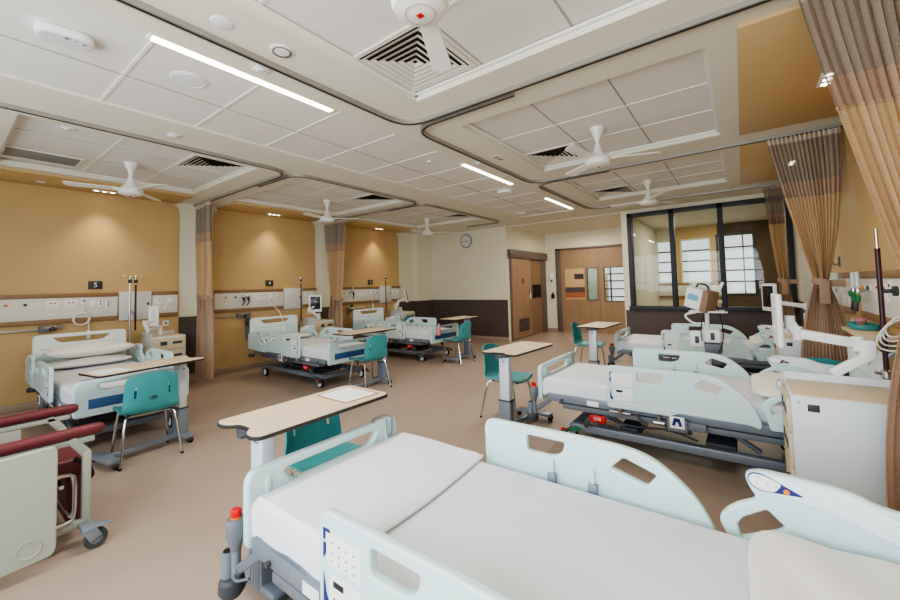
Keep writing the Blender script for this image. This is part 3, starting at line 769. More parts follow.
            for x, z in ((.47, .785), (.445, .77), (.475, .763), (.42, .765)): b.lathe([(0, 0), (.003, 0), (.003, .003)], (x, yy+q*.002, z), (0, q, 0), 6)
        b.build('control_panel', None, hr, label='white oval keypad with navy triangle')
    # bumpers at the head and accessory holder at one foot corner
    for s in (-1, 1):
        b = mb(M['darkgrey']); b.lathe([(0, -.03), (.05, -.025), (.055, 0), (.05, .025), (0, .03)], (.0, s*.46, .33)); b.use(M['grey']); b.cyl((0, s*.46, .33), (.12, s*.43, .40), .018); b.build('corner_bumper', None, t)
    b = mb(M['grey']); x, y = 2.33, .475
    b.lathe([(.0, .375), (.022, .375), (.024, .39), (.04, .44), (.042, .50), (.036, .512), (0, .512)], (x, y, 0)); b.use(M['orange']); b.lathe([(0, .51), (.021, .51), (.021, .522), (0, .522)], (x-.0, y, 0)); b.use(M['red']); b.lathe([(0, .52), (.022, .52), (.024, .545), (.016, .552), (0, .553)], (x, y, 0))
    b.use(M['steelgrey']); b.cyl((x, y, .38), (x-.005, y, .25), .02); b.cyl((x+.03, y+.02, .37), (x+.03, y+.02, .25), .026); b.use(M['black']); b.cyl((x+.03, y+.02, .368), (x+.03, y+.02, .372), .019)
    b.use(M['darkgrey']); b.lathe([(0, .18), (.04, .185), (.055, .21), (.052, .25), (.04, .262), (0, .265)], (x+.015, y+.01, 0))
    b.use(M['grey']); b.bar((x-.02, y-.01, .3), (2.18, y-.05, .40), .04, .04, .006); b.tube([(x, y, .29), (x-.04, y+.03, .27), (x-.12, y, .3)], .006, 6, 2)
    for v in b.bm.verts: v.co.z -= .015
    b.build('emergency_stop_holder', None, t, label='grey holder with a red and orange button')
    return t

BED_R = {'A': (.48, 1.315), 'B': (.65, 4.035), 'C': (.65, 6.88)}
bed_a = make_bed('nearest white bed with a folded blanket, cut by the bottom edge', False)
bed_a.location = (.48, 1.315, 0); bed_a.rotation_euler = (0, 0, PI); bed_a['group'] = 'hospital beds'
bed_b = dup(bed_a, (.65, 4.035, 0), PI, 'white bed in the middle right bay, behind the white cabinet', 'hospital beds')
bed_c = dup(bed_a, (.65, 6.88, 0), PI, 'farthest white bed on the right, under the window', 'hospital beds')
drop = ('emergency_stop_holder',)
bed_5 = dup(bed_a, (-7.2, 1.27, 0), 0, 'white bed under sign 5 at far left with a pillow', 'hospital beds', drop)
bed_4 = dup(bed_a, (-7.2, 4.0, 0), 0, 'white bed under sign 4 between the two left curtains', 'hospital beds', drop)
bed_3 = dup(bed_a, (-7.2, 6.36, 0), 0, 'white bed farthest on the left, beyond the second left curtain', 'hospital beds', drop)

def pillow(loc, rz, label, sx=.22, sy=.40, h=.12):
    o = thing('pillow', label, 'pillow', loc, rz, 'white pillows on the beds')
    b = mb(M['pillow']); b.cushion(-sx, sx, -sy, sy, 0, h, n=5, nu=32, nv=14, e=1.8)
    for v in b.bm.verts:
        v.co.z += .008*math.sin(v.co.x*23+v.co.y*11)*(v.co.z/h)
        k = (abs(v.co.x)/sx)**2*(abs(v.co.y)/sy)**2; v.co.x *= 1+.10*k; v.co.y *= 1+.06*k
    b.build('pillow_body', None, o); return o
pillow((-6.84, 1.27, .592), 0, 'lower flat white pillow on the bed under sign 5', .25, .41, .11)
pillow((-6.87, 1.29, .705), .04, 'upper plump cream pillow on the bed under sign 5', .24, .42, .18)
pillow((.19, 1.325, .592), 0, 'white pillow on the nearest bed, at the bottom right', .215, .43, .075)
pillow((.28, 4.03, .592), 0, 'cream pillow on the bed in the middle right bay', .26, .40, .12)
pillow((.28, 6.88, .592), 0, 'white pillow on the farthest right bed', .24, .40, .11)
pillow((-6.83, 4.0, .592), 0, 'flat cream pillow on the bed under sign 4', .26, .40, .09)
pillow((-6.83, 6.36, .592), 0, 'flat cream pillow on the farthest left bed', .26, .40, .09)
# folded blanket across the foot of the nearest bed
t = thing('folded_blanket', 'folded white blanket across the foot of the nearest bed', 'blanket', (0, 0, 0))
def bl(u, v):
    # v<0 hangs down the near side, v 0..1 lies across the mattress
    x = -1.737+.60*u+.03*math.sin(max(v, 0)*3+.5)*u
    top = .010+.012*min(1, min(u, 1-u)*16)**.5+.002*math.sin(u*9+v*4)
    if v >= .03: return (x, .862+.905*v, .590+top)
    k = (.03-v)/.23
    a = min(1, k/.12)*PI/2
    y = .889-.035*math.sin(a)-.003*math.sin(u*25)*k; z = .590+top-.035*(1-math.cos(a))-.115*max(0, k-.12)-.012*max(0, k-.2)*math.sin(u*6)
    return (x, y, z)
b = mb(M['blanket']); b.grid(lambda u, v: bl(u, -.2+1.2*v), 50, 80)
b.grid(lambda u, v: (bl(u, .02+.98*v)[0], bl(u, .03+.97*v)[1], .5915), 4, 4)
b.tube([(bl(1, v/12)[0]+.006, bl(1, v/12)[1]+(.01 if v == 0 else 0), .602) for v in range(0, 13)], .008, 6, 1)
b.build('blanket', None, t)
# ------------------------------------------------------------------ overbed table: column at +x end, top along x
def make_table(label, z=.82, L=.90, W=.41):
    t = thing('overbed_table', label, 'table', (0, 0, 0), 0, 'overbed tables')
    h, w = L/2, W/2
    out = rnd([(-h, -w), (h-.02, -w), (h, -w+.06), (h-.02, -w+.12), (h-.06, -w+.15), (h-.06, w-.15), (h-.02, w-.12), (h, w-.06), (h-.02, w), (-h, w)], [.06, .03, .04, .03, .03, .03, .03, .04, .03, .06], 5)
    b = mb(M['edge']); b.plate(out, t=.018, bev=.003, o=(0, 0, z-.009), U=(1, 0, 0), V=(0, 1, 0))
    b.use(M['beige']); b.plate([(x*.988, y*.978) for x, y in out], t=.006, bev=.002, o=(0, 0, z), U=(1, 0, 0), V=(0, 1, 0)); b.build('tabletop', None, t)
    b = mb(M['darkgrey']); b.box(h-.34, h-.05, -.07, .07, z-.045, z-.018, .006); b.box(h-.13, h-.03, -.025, .025, z-.05, z-.03, .006); b.build('bracket', None, t)
    b = mb(M['alu']); cx = h-.15
    b.box(cx-.035, cx+.035, -.055, .055, .3, z-.045, .008)
    b.use(M['grey']); b.box(cx-.012, cx+.012, -.0565, -.0545, z-.10, z-.09); b.box(cx+.0345, cx+.0355, -.02, .02, z-.10, z-.09)
    b.build('column', None, t)
    b = mb(M['steelgrey'])
    b.box(cx-.045, cx+.045, -.065, .065, .05, .34, .008)
    for k in range(4): b.box(cx+.045, cx+.048, -.045+k*.026, -.033+k*.026, .06, .33, .001)
    b.use(M['darkgrey']); b.box(cx-.047, cx+.047, -.067, .067, .325, .342, .004)
    b.build('lower_column', None, t)
    b = mb(M['steelgrey']); b.box(-h+.12, h-.14, -.03, .03, .045, .09, .01)
    b.box(-h+.08, -h+.18, -.2, .2, .05, .085, .012); b.box(cx-.045, cx+.045, -.17, .17, .05, .085, .012); b.build('base', None, t)
    for x, y in ((-h+.13, -.19), (-h+.13, .19), (cx, -.155), (cx, .155)):
        b = mb(M['darkgrey']); b.box(x-.03, x+.03, y-.022, y+.022, .03, .055, .006); cs = b.build('caster', None, t)
        b = mb(M['black']); b.lathe([(0, -.02), (.02, -.02), (.027, -.014), (.027, .014), (.02, .02), (0, .02)], (x+.01, y, .027), (0, 1, 0), 14); b.build('wheel', None, cs)
    return t
def place_table(loc, deg, label, z, L, first=None):
    t = make_table(label, z, L); t.location = (loc[0], loc[1], 0); t.rotation_euler = (0, 0, math.radians(deg)); return t
place_table((-1.985, 1.31), -89, 'overbed table at the foot of the nearest bed, with a menu sheet', .84, .86)
place_table((-1.95, 3.80), -93, 'overbed table at the foot of the middle right bed', .82, .86)
place_table((-1.80, 6.22), -93, 'small distant overbed table near the alcove on the right', .84, .88)
place_table((-4.60, 1.27), 100, 'overbed table in front of the bed under sign 5', .82, .90)
place_table((-4.62, 4.0), 90, 'overbed table over the foot of the bed under sign 4', .85, .95)
place_table((-4.62, 6.45), 90, 'overbed table by the farthest left bed, against the dark wall', .85, .84)

def sheet_of_paper(loc, rz, w, l, label, border=True):
    t = thing('paper_sheet', label, 'paper', loc, rz, None)
    b = mb(mat('paper_border', (150, 100, 70), .7) if border else M['paper'])
    b.box(-l/2, l/2, -w/2, w/2, 0, .002); b.use(M['paper']); b.box(-l/2+.012, l/2-.012, -w/2+.012, w/2-.012, .0018, .003)
    b.use(M['panelgrey'])
    if border:
        for i in range(7): b.box(-l/2+.04+i*.03, -l/2+.05+i*.03, -w/2+.04, w/2-.04-.02*(i % 3), .0028, .0034)
    b.build('sheet', None, t)
sheet_of_paper((-1.99, 1.57, .843), math.radians(89), .29, .25, 'printed menu sheet with brown border on the nearest table')
sheet_of_paper((-4.53, .98, .823), math.radians(10), .22, .24, 'white paper on the table in front of bed 5', False)

# ------------------------------------------------------------------ teal chairs, facing +x
def make_chair(label, writing=False):
    t = thing('teal_chair', label, 'chair', (0, 0, 0), 0, 'teal plastic chairs')
    prof = [(.23, .425), (.20, .445), (.10, .445), (-.05, .438), (-.14, .44), (-.19, .47), (-.215, .54), (-.235, .65), (-.248, .745), (-.254, .795)]
    def wid(s): return .215-.004*(1-s)-.035*max(0, s-.55)/.45
    def P(s):
        x = s*(len(prof)-1); i = min(int(x), len(prof)-2); f = x-i
        p0 = Vector(prof[max(i-1, 0)]); p1 = Vector(prof[i]); p2 = Vector(prof[i+1]); p3 = Vector(prof[min(i+2, len(prof)-1)])
        return .5*((2*p1)+(p2-p0)*f+(2*p0-5*p1+4*p2-p3)*f*f+(3*p1-p0-3*p2+p3)*f**3)
    def surf(s, u):
        p = P(s); v = (u-.5)*2; w = wid(s)
        k = abs(v)**3
        r = 1.0
        if s > .93: pass
        back = max(0, min(1, (s-.5)/.2)); seat = 1-back
        x = p.x+back*k*.045; z = p.y+seat*(-.018*(1-v*v)+.01*k)
        if s > .85: z -= k*.05*(s-.85)/.15
        if s < .1: z -= k*.01; x -= k*.03*(1-s/.1)
        return Vector((x, v*w, z))
    nu, nv = 48, 24
    b2 = bmesh.new(); g = [[b2.verts.new(surf(i/nu, j/nv)) for j in range(nv+1)] for i in range(nu+1)]
    for i in range(nu):
        for j in range(nv):
            s = i/nu; u = j/nv
            if .70 < s < .80 and (j in (4, 19)): continue          # slots in the back
            b2.faces.new([g[i][j], g[i+1][j], g[i+1][j+1], g[i][j+1]])
    bmesh.ops.recalc_face_normals(b2, faces=list(b2.faces))
    b = mb(M['teal']); me = bpy.data.meshes.new('tmp'); b2.to_mesh(me); b2.free()
    ob = bpy.data.objects.new('tmp', me); md = ob.modifiers.new('s', 'SOLIDIFY'); md.thickness = .012; md.offset = 0
    C.objects.link(ob); dg = bpy.context.evaluated_depsgraph_get(); me2 = bpy.data.meshes.new_from_object(ob.evaluated_get(dg)); bpy.data.objects.remove(ob); bpy.data.meshes.remove(me)
    b._addmesh(me2); sh = b.build('shell_seat', None, t)
    b = mb(M['signdark']); b.text('150', .045, (-.2305, 0, .565), (0, -1, 0), (-.16, 0, .98), .003); b.build('number_mark', None, sh) if writing else b.bm.free()
    for s in (-1, 1):
        b = mb(M['chrome']); b.tube([(.13, s*.16, .41), (.17, s*.185, .39), (.21, s*.215, .01)], .011, 10, 1); b.use(M['black']); b.cyl((.209, s*.2145, 0), (.2095, s*.2148, .02), .013); b.build('leg', None, t)
        b = mb(M['chrome']); b.tube([(-.12, s*.16, .41), (-.16, s*.185, .39), (-.235, s*.225, .01)], .011, 10, 1); b.use(M['black']); b.cyl((-.235, s*.225, 0), (-.2345, s*.2248, .02), .013); b.build('leg', None, t)
    b = mb(M['chrome'])
    for x in (.13, -.12): b.cyl((x, -.16, .408), (x, .16, .408), .009)
    for s in (-1, 1): b.cyl((.13, s*.16, .408), (-.12, s*.16, .408), .009)
    b.build('seat_frame', None, t)
    return t
ch = make_chair('teal chair numbered 150 at the table before bed 5', True); ch.location = (-4.53, 1.25, 0); ch.rotation_euler = (0, 0, math.radians(176))
for loc, deg, lab in [((-4.585, 4.02), 174, 'teal chair at the table before the bed under sign 4'), ((-4.55, 6.27), 180, 'teal chair beside the farthest left bed'),
                      ((-2.10, 1.53), 0, 'teal chair under the nearest table, seen through the footboard slot'), ((-2.22, 4.02), 0, 'teal chair behind the middle table column'),
                      ((-2.18, 6.84), 0, 'distant teal chair behind the far right table'), ((-6.95, 7.2), 190, 'teal chair peeking over the rail of the farthest left bed'),
                      ((.50, 4.87), 90, 'teal chair half hidden behind the middle right headboard')]:
    dup(ch, (loc[0], loc[1], 0), math.radians(deg), lab, None, ('number_mark',))

# ------------------------------------------------------------------ bedside cabinets: front towards +x
def make_cabinet(label, w=.46, d=.52, h=.88, beige=True):
    t = thing('bedside_cabinet', label, 'cabinet', (0, 0, 0), 0, 'bedside cabinets')
    b = mb(M['cabinet']); b.box(-d/2, d/2-.02, -w/2, w/2, .06, h-.05, .012)
    b.use(M['beige']); b.box(-d/2+.01, d/2-.03, -w/2+.01, w/2-.01, h-.055, h-.045, .002)
    b.use(M['grey']); b.box(-d/2+.02, d/2-.04, -w/2+.02, w/2-.02, .05, .08, .005); cab = b.build('cabinet_body', None, t)
    b = mb(M['cabinet']); r = .012
    b.box(-d/2, d/2-.02, -w/2, -w/2+.012, h-.06, h, .005);  b.box(-d/2, -d/2+.014, -w/2, w/2, h-.06, h, .005)
    b.build('top_gallery', None, t)
    x = d/2-.02
    m = 'beigecab'
    for nm, z0, z1 in (('drawer', h-.26, h-.075), ('drawer', h-.46, h-.27), ('door', .09, h-.47)):
        b = mb(M[m]); b.box(x, x+.018, -w/2+.012, w/2-.012, z0, z1, .004); dr = b.build(nm, None, t)
        b = mb(M['darkgrey'])
        if nm == 'drawer': b.box(x+.016, x+.022, -.12, -.03, z1-.11, z1-.05, .002); b.build('label_holder', None, dr); b = mb(M['darkgrey']); b.box(x+.016, x+.022, .04, .17, z1-.10, z1-.06, .002)
        else: b.box(x+.016, x+.04, w/2-.07, w/2-.05, z1-.16, z1-.04, .004)
        b.build('handle', None, dr)
    b = mb(M['signdark']); b.box(-d/2+.02, d/2, w/2, w/2+.002, .0, 0) if False else b.box(.12, .17, w/2-.001, w/2+.002, h-.13, h-.09, .001); b.build('side_label', None, cab); b = mb(M['signdark']); b.lathe([(0, 0), (.006, 0), (.006, .003)], (.205, w/2, h-.085), (0, 1, 0), 10); b.build('screw_cap', None, cab)
    for xx in (-d/2+.06, d/2-.08):
        for yy in (-w/2+.06, w/2-.06):
            b = mb(M['black']); b.lathe([(0, -.012), (.02, -.012), (.028, -.006), (.028, .006), (.02, .012), (0, .012)], (xx, yy, .028), (0, 1, 0), 14); b.use(M['grey']); b.box(xx-.02, xx+.02, yy-.016, yy+.016, .03, .062, .004); b.build('caster', None, t)
    return t
cab = make_cabinet('white bedside cabinet in the right foreground before the brown curtain'); cab.location = (.425, 3.18, 0); cab.rotation_euler = (0, 0, PI)
for loc, rz, lab in [((-7.42, 2.26), 0, 'beige bedside cabinet right of the bed under sign 5'), ((-7.42, 5.10), 0, 'beige bedside cabinet right of the bed under sign 4'),
                     ((-7.42, 7.72), 0, 'beige bedside cabinet right of the farthest left bed'), ((.52, 5.85), PI, 'bedside cabinet hidden behind the middle right curtain')]:
    dup(cab, (loc[0], loc[1], 0), rz, lab)

# ------------------------------------------------------------------ recliner at the lower left (faces +y)
t = thing('recliner_chair', 'burgundy and grey reclining chair cut by the lower left edge', 'recliner', (-3.64, .1, 0))
b = mb(M['burgundy']); b.box(-.30, .30, -.25, .53, .38, .50, .05, 4); b.build('seat', None, t)
b = mb(M['burgundy']); b.box(-.29, .29, .43, .51, .10, .40, .035, 4); b.build('leg_rest', None, t)
b = mb(M['burgundy'])
bk = Matrix.Translation((0, -.30, .42)) @ Matrix.Rotation(math.radians(18), 4, 'X')
b.box(-.31, .31, -.07, .07, 0, .75, .05, 4, bk); b.build('backrest', None, t)
for s in (-1, 1):
    x = s*.36
    b = mb(M['recl'])
    b.box(x-.025, x+.025, -.42, .53, .10, .15, .012); b.bar((x, .505, .12), (x, .505, .55), .04, .05, .01); b.bar((x, .505, .53), (x, .43, .64), .04, .05, .01); b.bar((x, -.38, .13), (x, -.38, .62), .045, .05, .01)
    b.box(x-.02, x+.02, -.42, .54, .60, .635, .008); b.box(x-.018, x+.018, -.40, .30, .40, .60, .008)
    b.build('side_frame', None, t)
    b = mb(M['burgundy']); 
    b.tube([(x, -.46, .655), (x, -.2, .66), (x, .2, .665), (x, .5, .67), (x, .585, .668)], lambda u: .034 if .03 < u < .97 else .02, 14, 1); ar = b.build('armrest', None, t)
    b = mb(M['chrome']); q = x+s*.03
    b.tube([(q, .33, .44), (q, .42, .44), (q, .45, .42), (q, .45, .18), (q, .42, .16), (q, .33, .16)], .011, 10, 1); b.build('push_bar', None, t)
b = mb(M['recl'])
b.plate(rnd([(-.62, .03), (.335, .075), (.355, .10), (.355, .645), (.335, .665), (.02, .655), (0, .635), (-.62, .62)], [.03, .04, .04, .05, .05, .01, .01, .02], 5), t=.028, bev=.007, o=(.52, 0, 0), U=(0, 1, 0), V=(0, 0, 1))
sp = b.build('fold_down_panel', None, t, label='grey green fold-down side tray')
b = mb(M['recl']); b.lathe([(.048, 0), (.05, .004), (.045, .006), (.042, .002), (0, .002)], (.534, .25, .155), (1, 0, 0), 28); b.build('round_boss', None, sp)
b = mb(M['darkgrey'])
for z in (.25, .5): b.bar((.385, -.1, z), (.505, -.1, z), .03, .03, .004)
b.build('tray_hinge', None, t)
for s in (-1, 1):
    for y in (.50, -.38):
        x = s*.36+ (.12 if (s > 0 and y > 0) else 0)
        b = mb(M['steelgrey']); b.box(s*.36-.03, x+.03, y-.035, y+.035, .105, .135, .01); b.bar((x-.022, y, .12), (x-.022, y+.03, .06), .012, .06, .004); b.bar((x+.022, y, .12), (x+.022, y+.03, .06), .012, .06, .004); b.bar((x, y+.02, .128), (x+.01, y+.10, .125), .05, .012, .004)
        cs = b.build('caster', None, t)
        b = mb(M['darkgrey']); b.lathe([(.03, -.014), (.05, -.014), (.056, -.008), (.056, .008), (.05, .014), (.03, .014)], (x, y+.03, .056), (1, 0, 0), 24); b.use(M['grey']); b.lathe([(0, -.016), (.03, -.014)], (x, y+.03, .056), (1, 0, 0), 20); b.lathe([(.03, .014), (0, .016)], (x, y+.03, .056), (1, 0, 0), 20); b.build('wheel', None, cs)
b = mb(M['black']); b.tube([(.30, .46, .50), (.33, .52, .45), (.31, .55, .36), (.2, .52, .33)], .012, 8, 2); b.build('cable', None, t)
b = mb(M['chrome']); b.cyl((-.34, .40, .36), (.34, .40, .36), .012); b.cyl((-.34, .44, .18), (.34, .44, .18), .012); b.build('cross_bar', None, t)
# ------------------------------------------------------------------ service panels behind the bed heads (x out of the wall, y along it; y=0 at the far end)
def make_headwall(label, long_len):
    t = thing('medical_service_panel', label, 'wall panel', (0, 0, 0), 0, 'white medical service panels')
    a, c = -.79-long_len, -.79
    b = mb(M['panelwhite'])
    b.box(0, .05, a, c, 1.178, 1.47, .004); b.box(0, .05, -.355, 0, 1.178, 1.47, .004); b.build('panel_body', None, t)
    for z0, z1 in ((1.47, 1.53), (1.118, 1.178)):
        for p, q in ((a, c), (-.355, 0)):
            b = mb(M['woodstrip']); b.box(0, .06, p, q, z0, z1, .006); b.build('wood_bumper', None, t)
    b = mb(M['panelgrey']); b.box(0, .075, -.775, -.37, 1.10, 1.535, .004); b.use(M['groove']).box(.0745, .076, -.70, -.698, 1.12, 1.52); b.use(M['darkgrey']).box(.075, .08, -.43, -.40, 1.32, 1.36, .003); b.build('raised_cover', None, t)
    def plate_(nm, y, z, w, h, marks, m='softwhite'):
        b = mb(M[m]); b.box(.05, .062, y-w/2, y+w/2, z-h/2, z+h/2, .003)
        for dy, dz, mw, mh, mm in marks: b.use(M[mm]).box(.061, .066, y+dy-mw/2, y+dy+mw/2, z+dz-mh/2, z+dz+mh/2, .001)
        b.build(nm, None, t)
    for y, mm in ((-1.92, 'orange'), (-1.75, 'darkgrey')):
        if y > a:
            b = mb(M['panelgrey']); b.lathe([(0, .05), (.03, .05), (.03, .06), (0, .062)], (0, y, 1.39), (1, 0, 0), 16); b.use(M[mm]).lathe([(.018, .06), (.016, .075), (0, .076)], (0, y, 1.39), (1, 0, 0), 14); b.build('gas_outlet', None, t)
    for y in (-1.49, -1.31): plate_('power_socket', y, 1.365, .15, .13, [(-.02, .035, .02, .018, 'red'), (.02, .035, .02, .018, 'red')])
    plate_('call_socket', -1.17, 1.39, .08, .13, [(0, .03, .03, .02, 'navy')])
    plate_('blank_plate', -1.08, 1.38, .07, .11, [])
    plate_('data_socket', -.99, 1.375, .06, .12, [(0, .03, .02, .02, 'navy'), (0, -.01, .02, .02, 'navy')])
    plate_('data_socket', -.90, 1.375, .06, .12, [(0, .035, .02, .02, 'red'), (0, .0, .02, .02, 'red'), (0, -.035, .02, .02, 'darkgrey')])
    plate_('label_plate', -1.5, 1.24, .06, .03, [])
    plate_('power_socket', -.26, 1.38, .13, .10, [(0, .02, .03, .015, 'red')])
    plate_('power_socket', -.10, 1.38, .08, .08, [])
    plate_('switch_plate', -.16, 1.25, .07, .07, [(0, 0, .02, .02, 'red')])
    b = mb(M['softwhite']); b.box(0, .012, -.20, -.11, .96, 1.05, .003); b.use(M['darkgrey']).box(.011, .014, -.17, -.14, .99, 1.02, .002); b.build('power_socket', None, t)
    return t
WLX = XL+.017
hw = make_headwall('white service panel under sign 5', 1.22); hw.location = (WLX, 2.52, 0)
hw4 = make_headwall('white service panel under sign 4', 1.31); hw4.location = (WLX, 5.20, 0)
hw3 = make_headwall('white service panel under sign 3', 1.24); hw3.location = (WLX, 7.87, 0)
for y, lab in ((2.97, 'white service panel behind the middle right bed head'), (5.62, 'white service panel behind the farthest right bed head')):
    dup(hw4, (XR-.017, y, 0), PI, lab)
dup(hw4, (-.36, 12.985, -.13), -PI/2, 'white service panel under the windows of the room behind the glass')

for y, s in ((1.48, '5'), (4.14, '4'), (6.82, '3')):
    t = thing('number_sign', {'5': 'dark sign 5 on the leftmost ochre wall', '4': 'dark sign 4 on the ochre wall between two curtains', '3': 'small dark sign 3 on the ochre wall farthest left'}[s], 'sign', (WLX, y, 1.645), 0, None)
    b = mb(M['signdark']); b.box(0, .012, -.08, .08, -.06, .06, .003); b.build('plate', None, t)
    b = mb(M['softwhite']); b.text(s, .095, (.0135, 0, 0), (0, 1, 0), (0, 0, 1), .001); b.build('numeral', None, t)

# equipment rails and their clamps
def rail(loc, rz, L, label, drop):
    t = thing('equipment_rail', label, 'wall rail', loc, rz, 'wall equipment rails')
    b = mb(M['track']); b.box(.03, .042, 0, L, -.015, .015, .003)
    for y in (.06, L-.06): b.box(0, .03, y-.02, y+.02, -.012, .012, .003)
    b.build('bar', None, t)
    b = mb(M['grey']); y = L-.02; b.box(.0, .09, y-.13, y-.03, -.035, .045, .008); b.use(M['darkgrey']).box(.03, .11, y-.02, y+.02, -.03, .035, .006); b.use(M['track']).cyl((.08, y-.08, .02), (.08, y+.09, .03), .014); b.use(M['grey']).box(.05, .10, y+.04, y+.09, .0, .05, .006)
    if drop: b.use(M['grey']).box(.02, .08, y+.03, y+.09, -.46, .03, .01); b.use(M['darkgrey']).box(.03, .10, y+.02, y+.10, -.2, -.05, .01)
    b.build('clamp', None, t)
rail((WLX, .5, 1.045), 0, .55, 'wall rail with grey clamp left of the bed under sign 5', False)
rail((WLX, 3.12, 1.035), 0, .52, 'wall rail with drop bracket left of the bed under sign 4', True)

# call cords
def cord(loc, label, pts, r=.006, coil=None):
    t = thing('call_cord', label, 'cord', loc, 0, None)
    b = mb(M['hose']); b.tube(pts, r, 7, 2)
    b.build('lead', None, t)
    if coil:
        b = mb(M['hose']); cy, cz, R = coil
        b.tube([(.08+.012*math.sin(k*1.3), cy+(R+.008*math.sin(k*.9))*math.cos(k*2*PI/16), cz+R*math.sin(k*2*PI/16)) for k in range(50)], .008, 7); b.build('coil', None, t)
    b = mb(M['white']); p = pts[-1]; b.box(p[0]-.012, p[0]+.012, p[1]-.022, p[1]+.022, p[2]-.10, p[2]+.02, .008); b.use(M['grey']).lathe([(0, 0), (.008, 0), (0, .004)], (p[0]+.012, p[1], p[2]-.02), (1, 0, 0), 10); b.build('handset', None, t)
cord((WLX, 1.35, 0), 'coiled white call cord hanging above the bed under sign 5', [(.06, .0, 1.41), (.09, 0, 1.40), (.09, -.01, 1.30), (.085, .04, 1.22), (.085, .05, 1.1), (.08, .05, .97)], .007, (-.03, 1.16, .085))
cord((WLX, 4.03, 0), 'straight white call cord down to the bed under sign 4', [(.06, .0, 1.41), (.09, 0, 1.40), (.15, .02, 1.26), (.42, .05, 1.13), (.54, .06, 1.02), (.62, .06, .82)], .008)
cord((WLX, 6.72, 0), 'thin white call cord above the farthest left bed', [(.06, .0, 1.41), (.09, 0, 1.38), (.12, .05, 1.2), (.14, .06, 1.06)], .006)

# drip stands
def drip(loc, label, h, maroon_from, hooks=True, base=True, wx=None):
    t = thing('drip_stand', label, 'drip stand', loc, 0, None)
    b = mb(M['steelgrey'])
    if not base: b.bar((0, 0, maroon_from+.1), ((XL+.09 if wx is None else wx)-loc[0], 0, maroon_from+.3), .02, .02, .004)
    for k in range(4 if base else 0):
        a = k*PI/2+PI/4; b.bar((0, 0, .06), (.12*math.cos(a), .12*math.sin(a), .03), .025, .02, .004); b.use(M['black']).lathe([(0, -.01), (.026, -.01), (.026, .01), (0, .01)], (.12*math.cos(a), .12*math.sin(a), .026), (math.sin(a), -math.cos(a), 0), 12); b.use(M['steelgrey'])
    b.build('base' if base else 'wall_bracket', None, t)
    if base: b = mb(M['chrome']); b.cyl((0, 0, .05), (0, 0, maroon_from if maroon_from else h), .011); b.build('pole', None, t)
    if maroon_from:
        b = mb(M['maroon']); b.cyl((0, 0, maroon_from), (0, 0, h-.12), .013); b.build('sleeve', None, t); b = mb(M['chrome']); b.cyl((0, 0, h-.13), (0, 0, h), .009); b.build('pole', None, t)
    if wx: b = mb(M['chrome']); b.lathe([(.014, maroon_from-.03), (.028, maroon_from-.02), (.028, maroon_from+.02), (.014, maroon_from+.03)]); b.cyl((0, 0, maroon_from), (-.05, -.02, maroon_from+.01), .01); b.build('joint', None, t); b = mb(M['darkgrey']); b.cyl((0, 0, 1.40), (.05, 0, 1.40), .012); b.lathe([(0, 0), (.03, 0), (.03, .02), (0, .02)], (.05, 0, 1.40), (1, 0, 0)); b.build('cross_knob', None, t)
    if hooks: b = mb(M['darkgrey']); b.lathe([(.011, h-.10), (.026, h-.09), (.026, h-.05), (.011, h-.04)]); b.build('clamp', None, t)
    if hooks:
        b = mb(M['chrome'])
        for s in (-1, 1): b.tube([(0, 0, h-.02), (0, s*.04, h-.015), (0, s*.065, h+.005), (0, s*.075, h+.025)], .005, 6, 1)
        b.build('hook', None, t)
drip((-7.32, 1.80, 0), 'chrome drip stand with black clamp by the cabinet under sign 5', 1.76, None)
drip((-7.40, 1.89, 0), 'dark maroon drip pole, right of the chrome one under sign 5', 1.76, .95, True, False)
drip((-7.32, 4.62, 0), 'drip stand with maroon sleeve by the bed under sign 4', 1.76, .85)
drip((-7.32, 7.02, 0), 'drip stand by the farthest left bed', 1.80, .85)
drip((.665, 3.455, 0), 'tall maroon drip pole at the right behind the white cabinet', 1.78, .90, False, False, XR-.02)
b = mb(M['darkgrey'])

# patient terminals on jointed arms
def terminal(label, arm, w, scr, yaw, tilt=0, size=(.26, .34), screen='screen', foot=None):
    t = thing('patient_terminal', label, 'monitor', (0, 0, 0), 0, 'patient terminals on jointed arms')
    for (p, q) in zip(arm, arm[1:]):
        b = mb(M['white']); b.bar(p, q, w*.8, w, w*.22); b.cyl((q[0], q[1], q[2]-w*.7), (q[0], q[1], q[2]+w*.7), w*.48, seg=16); b.build('arm', None, t)
    p = arm[0]
    b = mb(M['white']); b.box(p[0]-w*.6, p[0]+w*.6, p[1]-w*.5, p[1]+w*.5, (p[2]-w if foot is None else foot), p[2]+w*.7, w*.2); b.build('mount', None, t)
    m = Matrix.Translation(Vector(scr)) @ Matrix.Rotation(yaw, 4, 'Z') @ Matrix.Rotation(tilt, 4, 'X')
    W, Hh = size
    b = mb(M['white']); b.box(-W/2, W/2, -.016, .016, -Hh/2, Hh/2, .012, 3, m); sc = b.build('screen_case', None, t)
    b = mb(M[screen]); b.box(-W/2+.03, W/2-.03, -.018, -.015, -Hh/2+.05, Hh/2-.03, .003, 2, m); b.build('display', None, sc)
    b = mb(M['white']); q = arm[-1]; b.bar(q, tuple(m @ Vector((0, .02, -.05))), .03, .03, .006); b.build('bracket', None, t)
    return t
terminal('white jointed arm with edge-on screen over the near right cabinet', [(.585, 3.43, 1.06), (.55, 3.43, 1.08), (.27, 3.43, 1.13), (.235, 3.43, 1.20)], .062, (.175, 3.44, 1.215), math.radians(93), 0, (.26, .35), 'screen', foot=1.0)
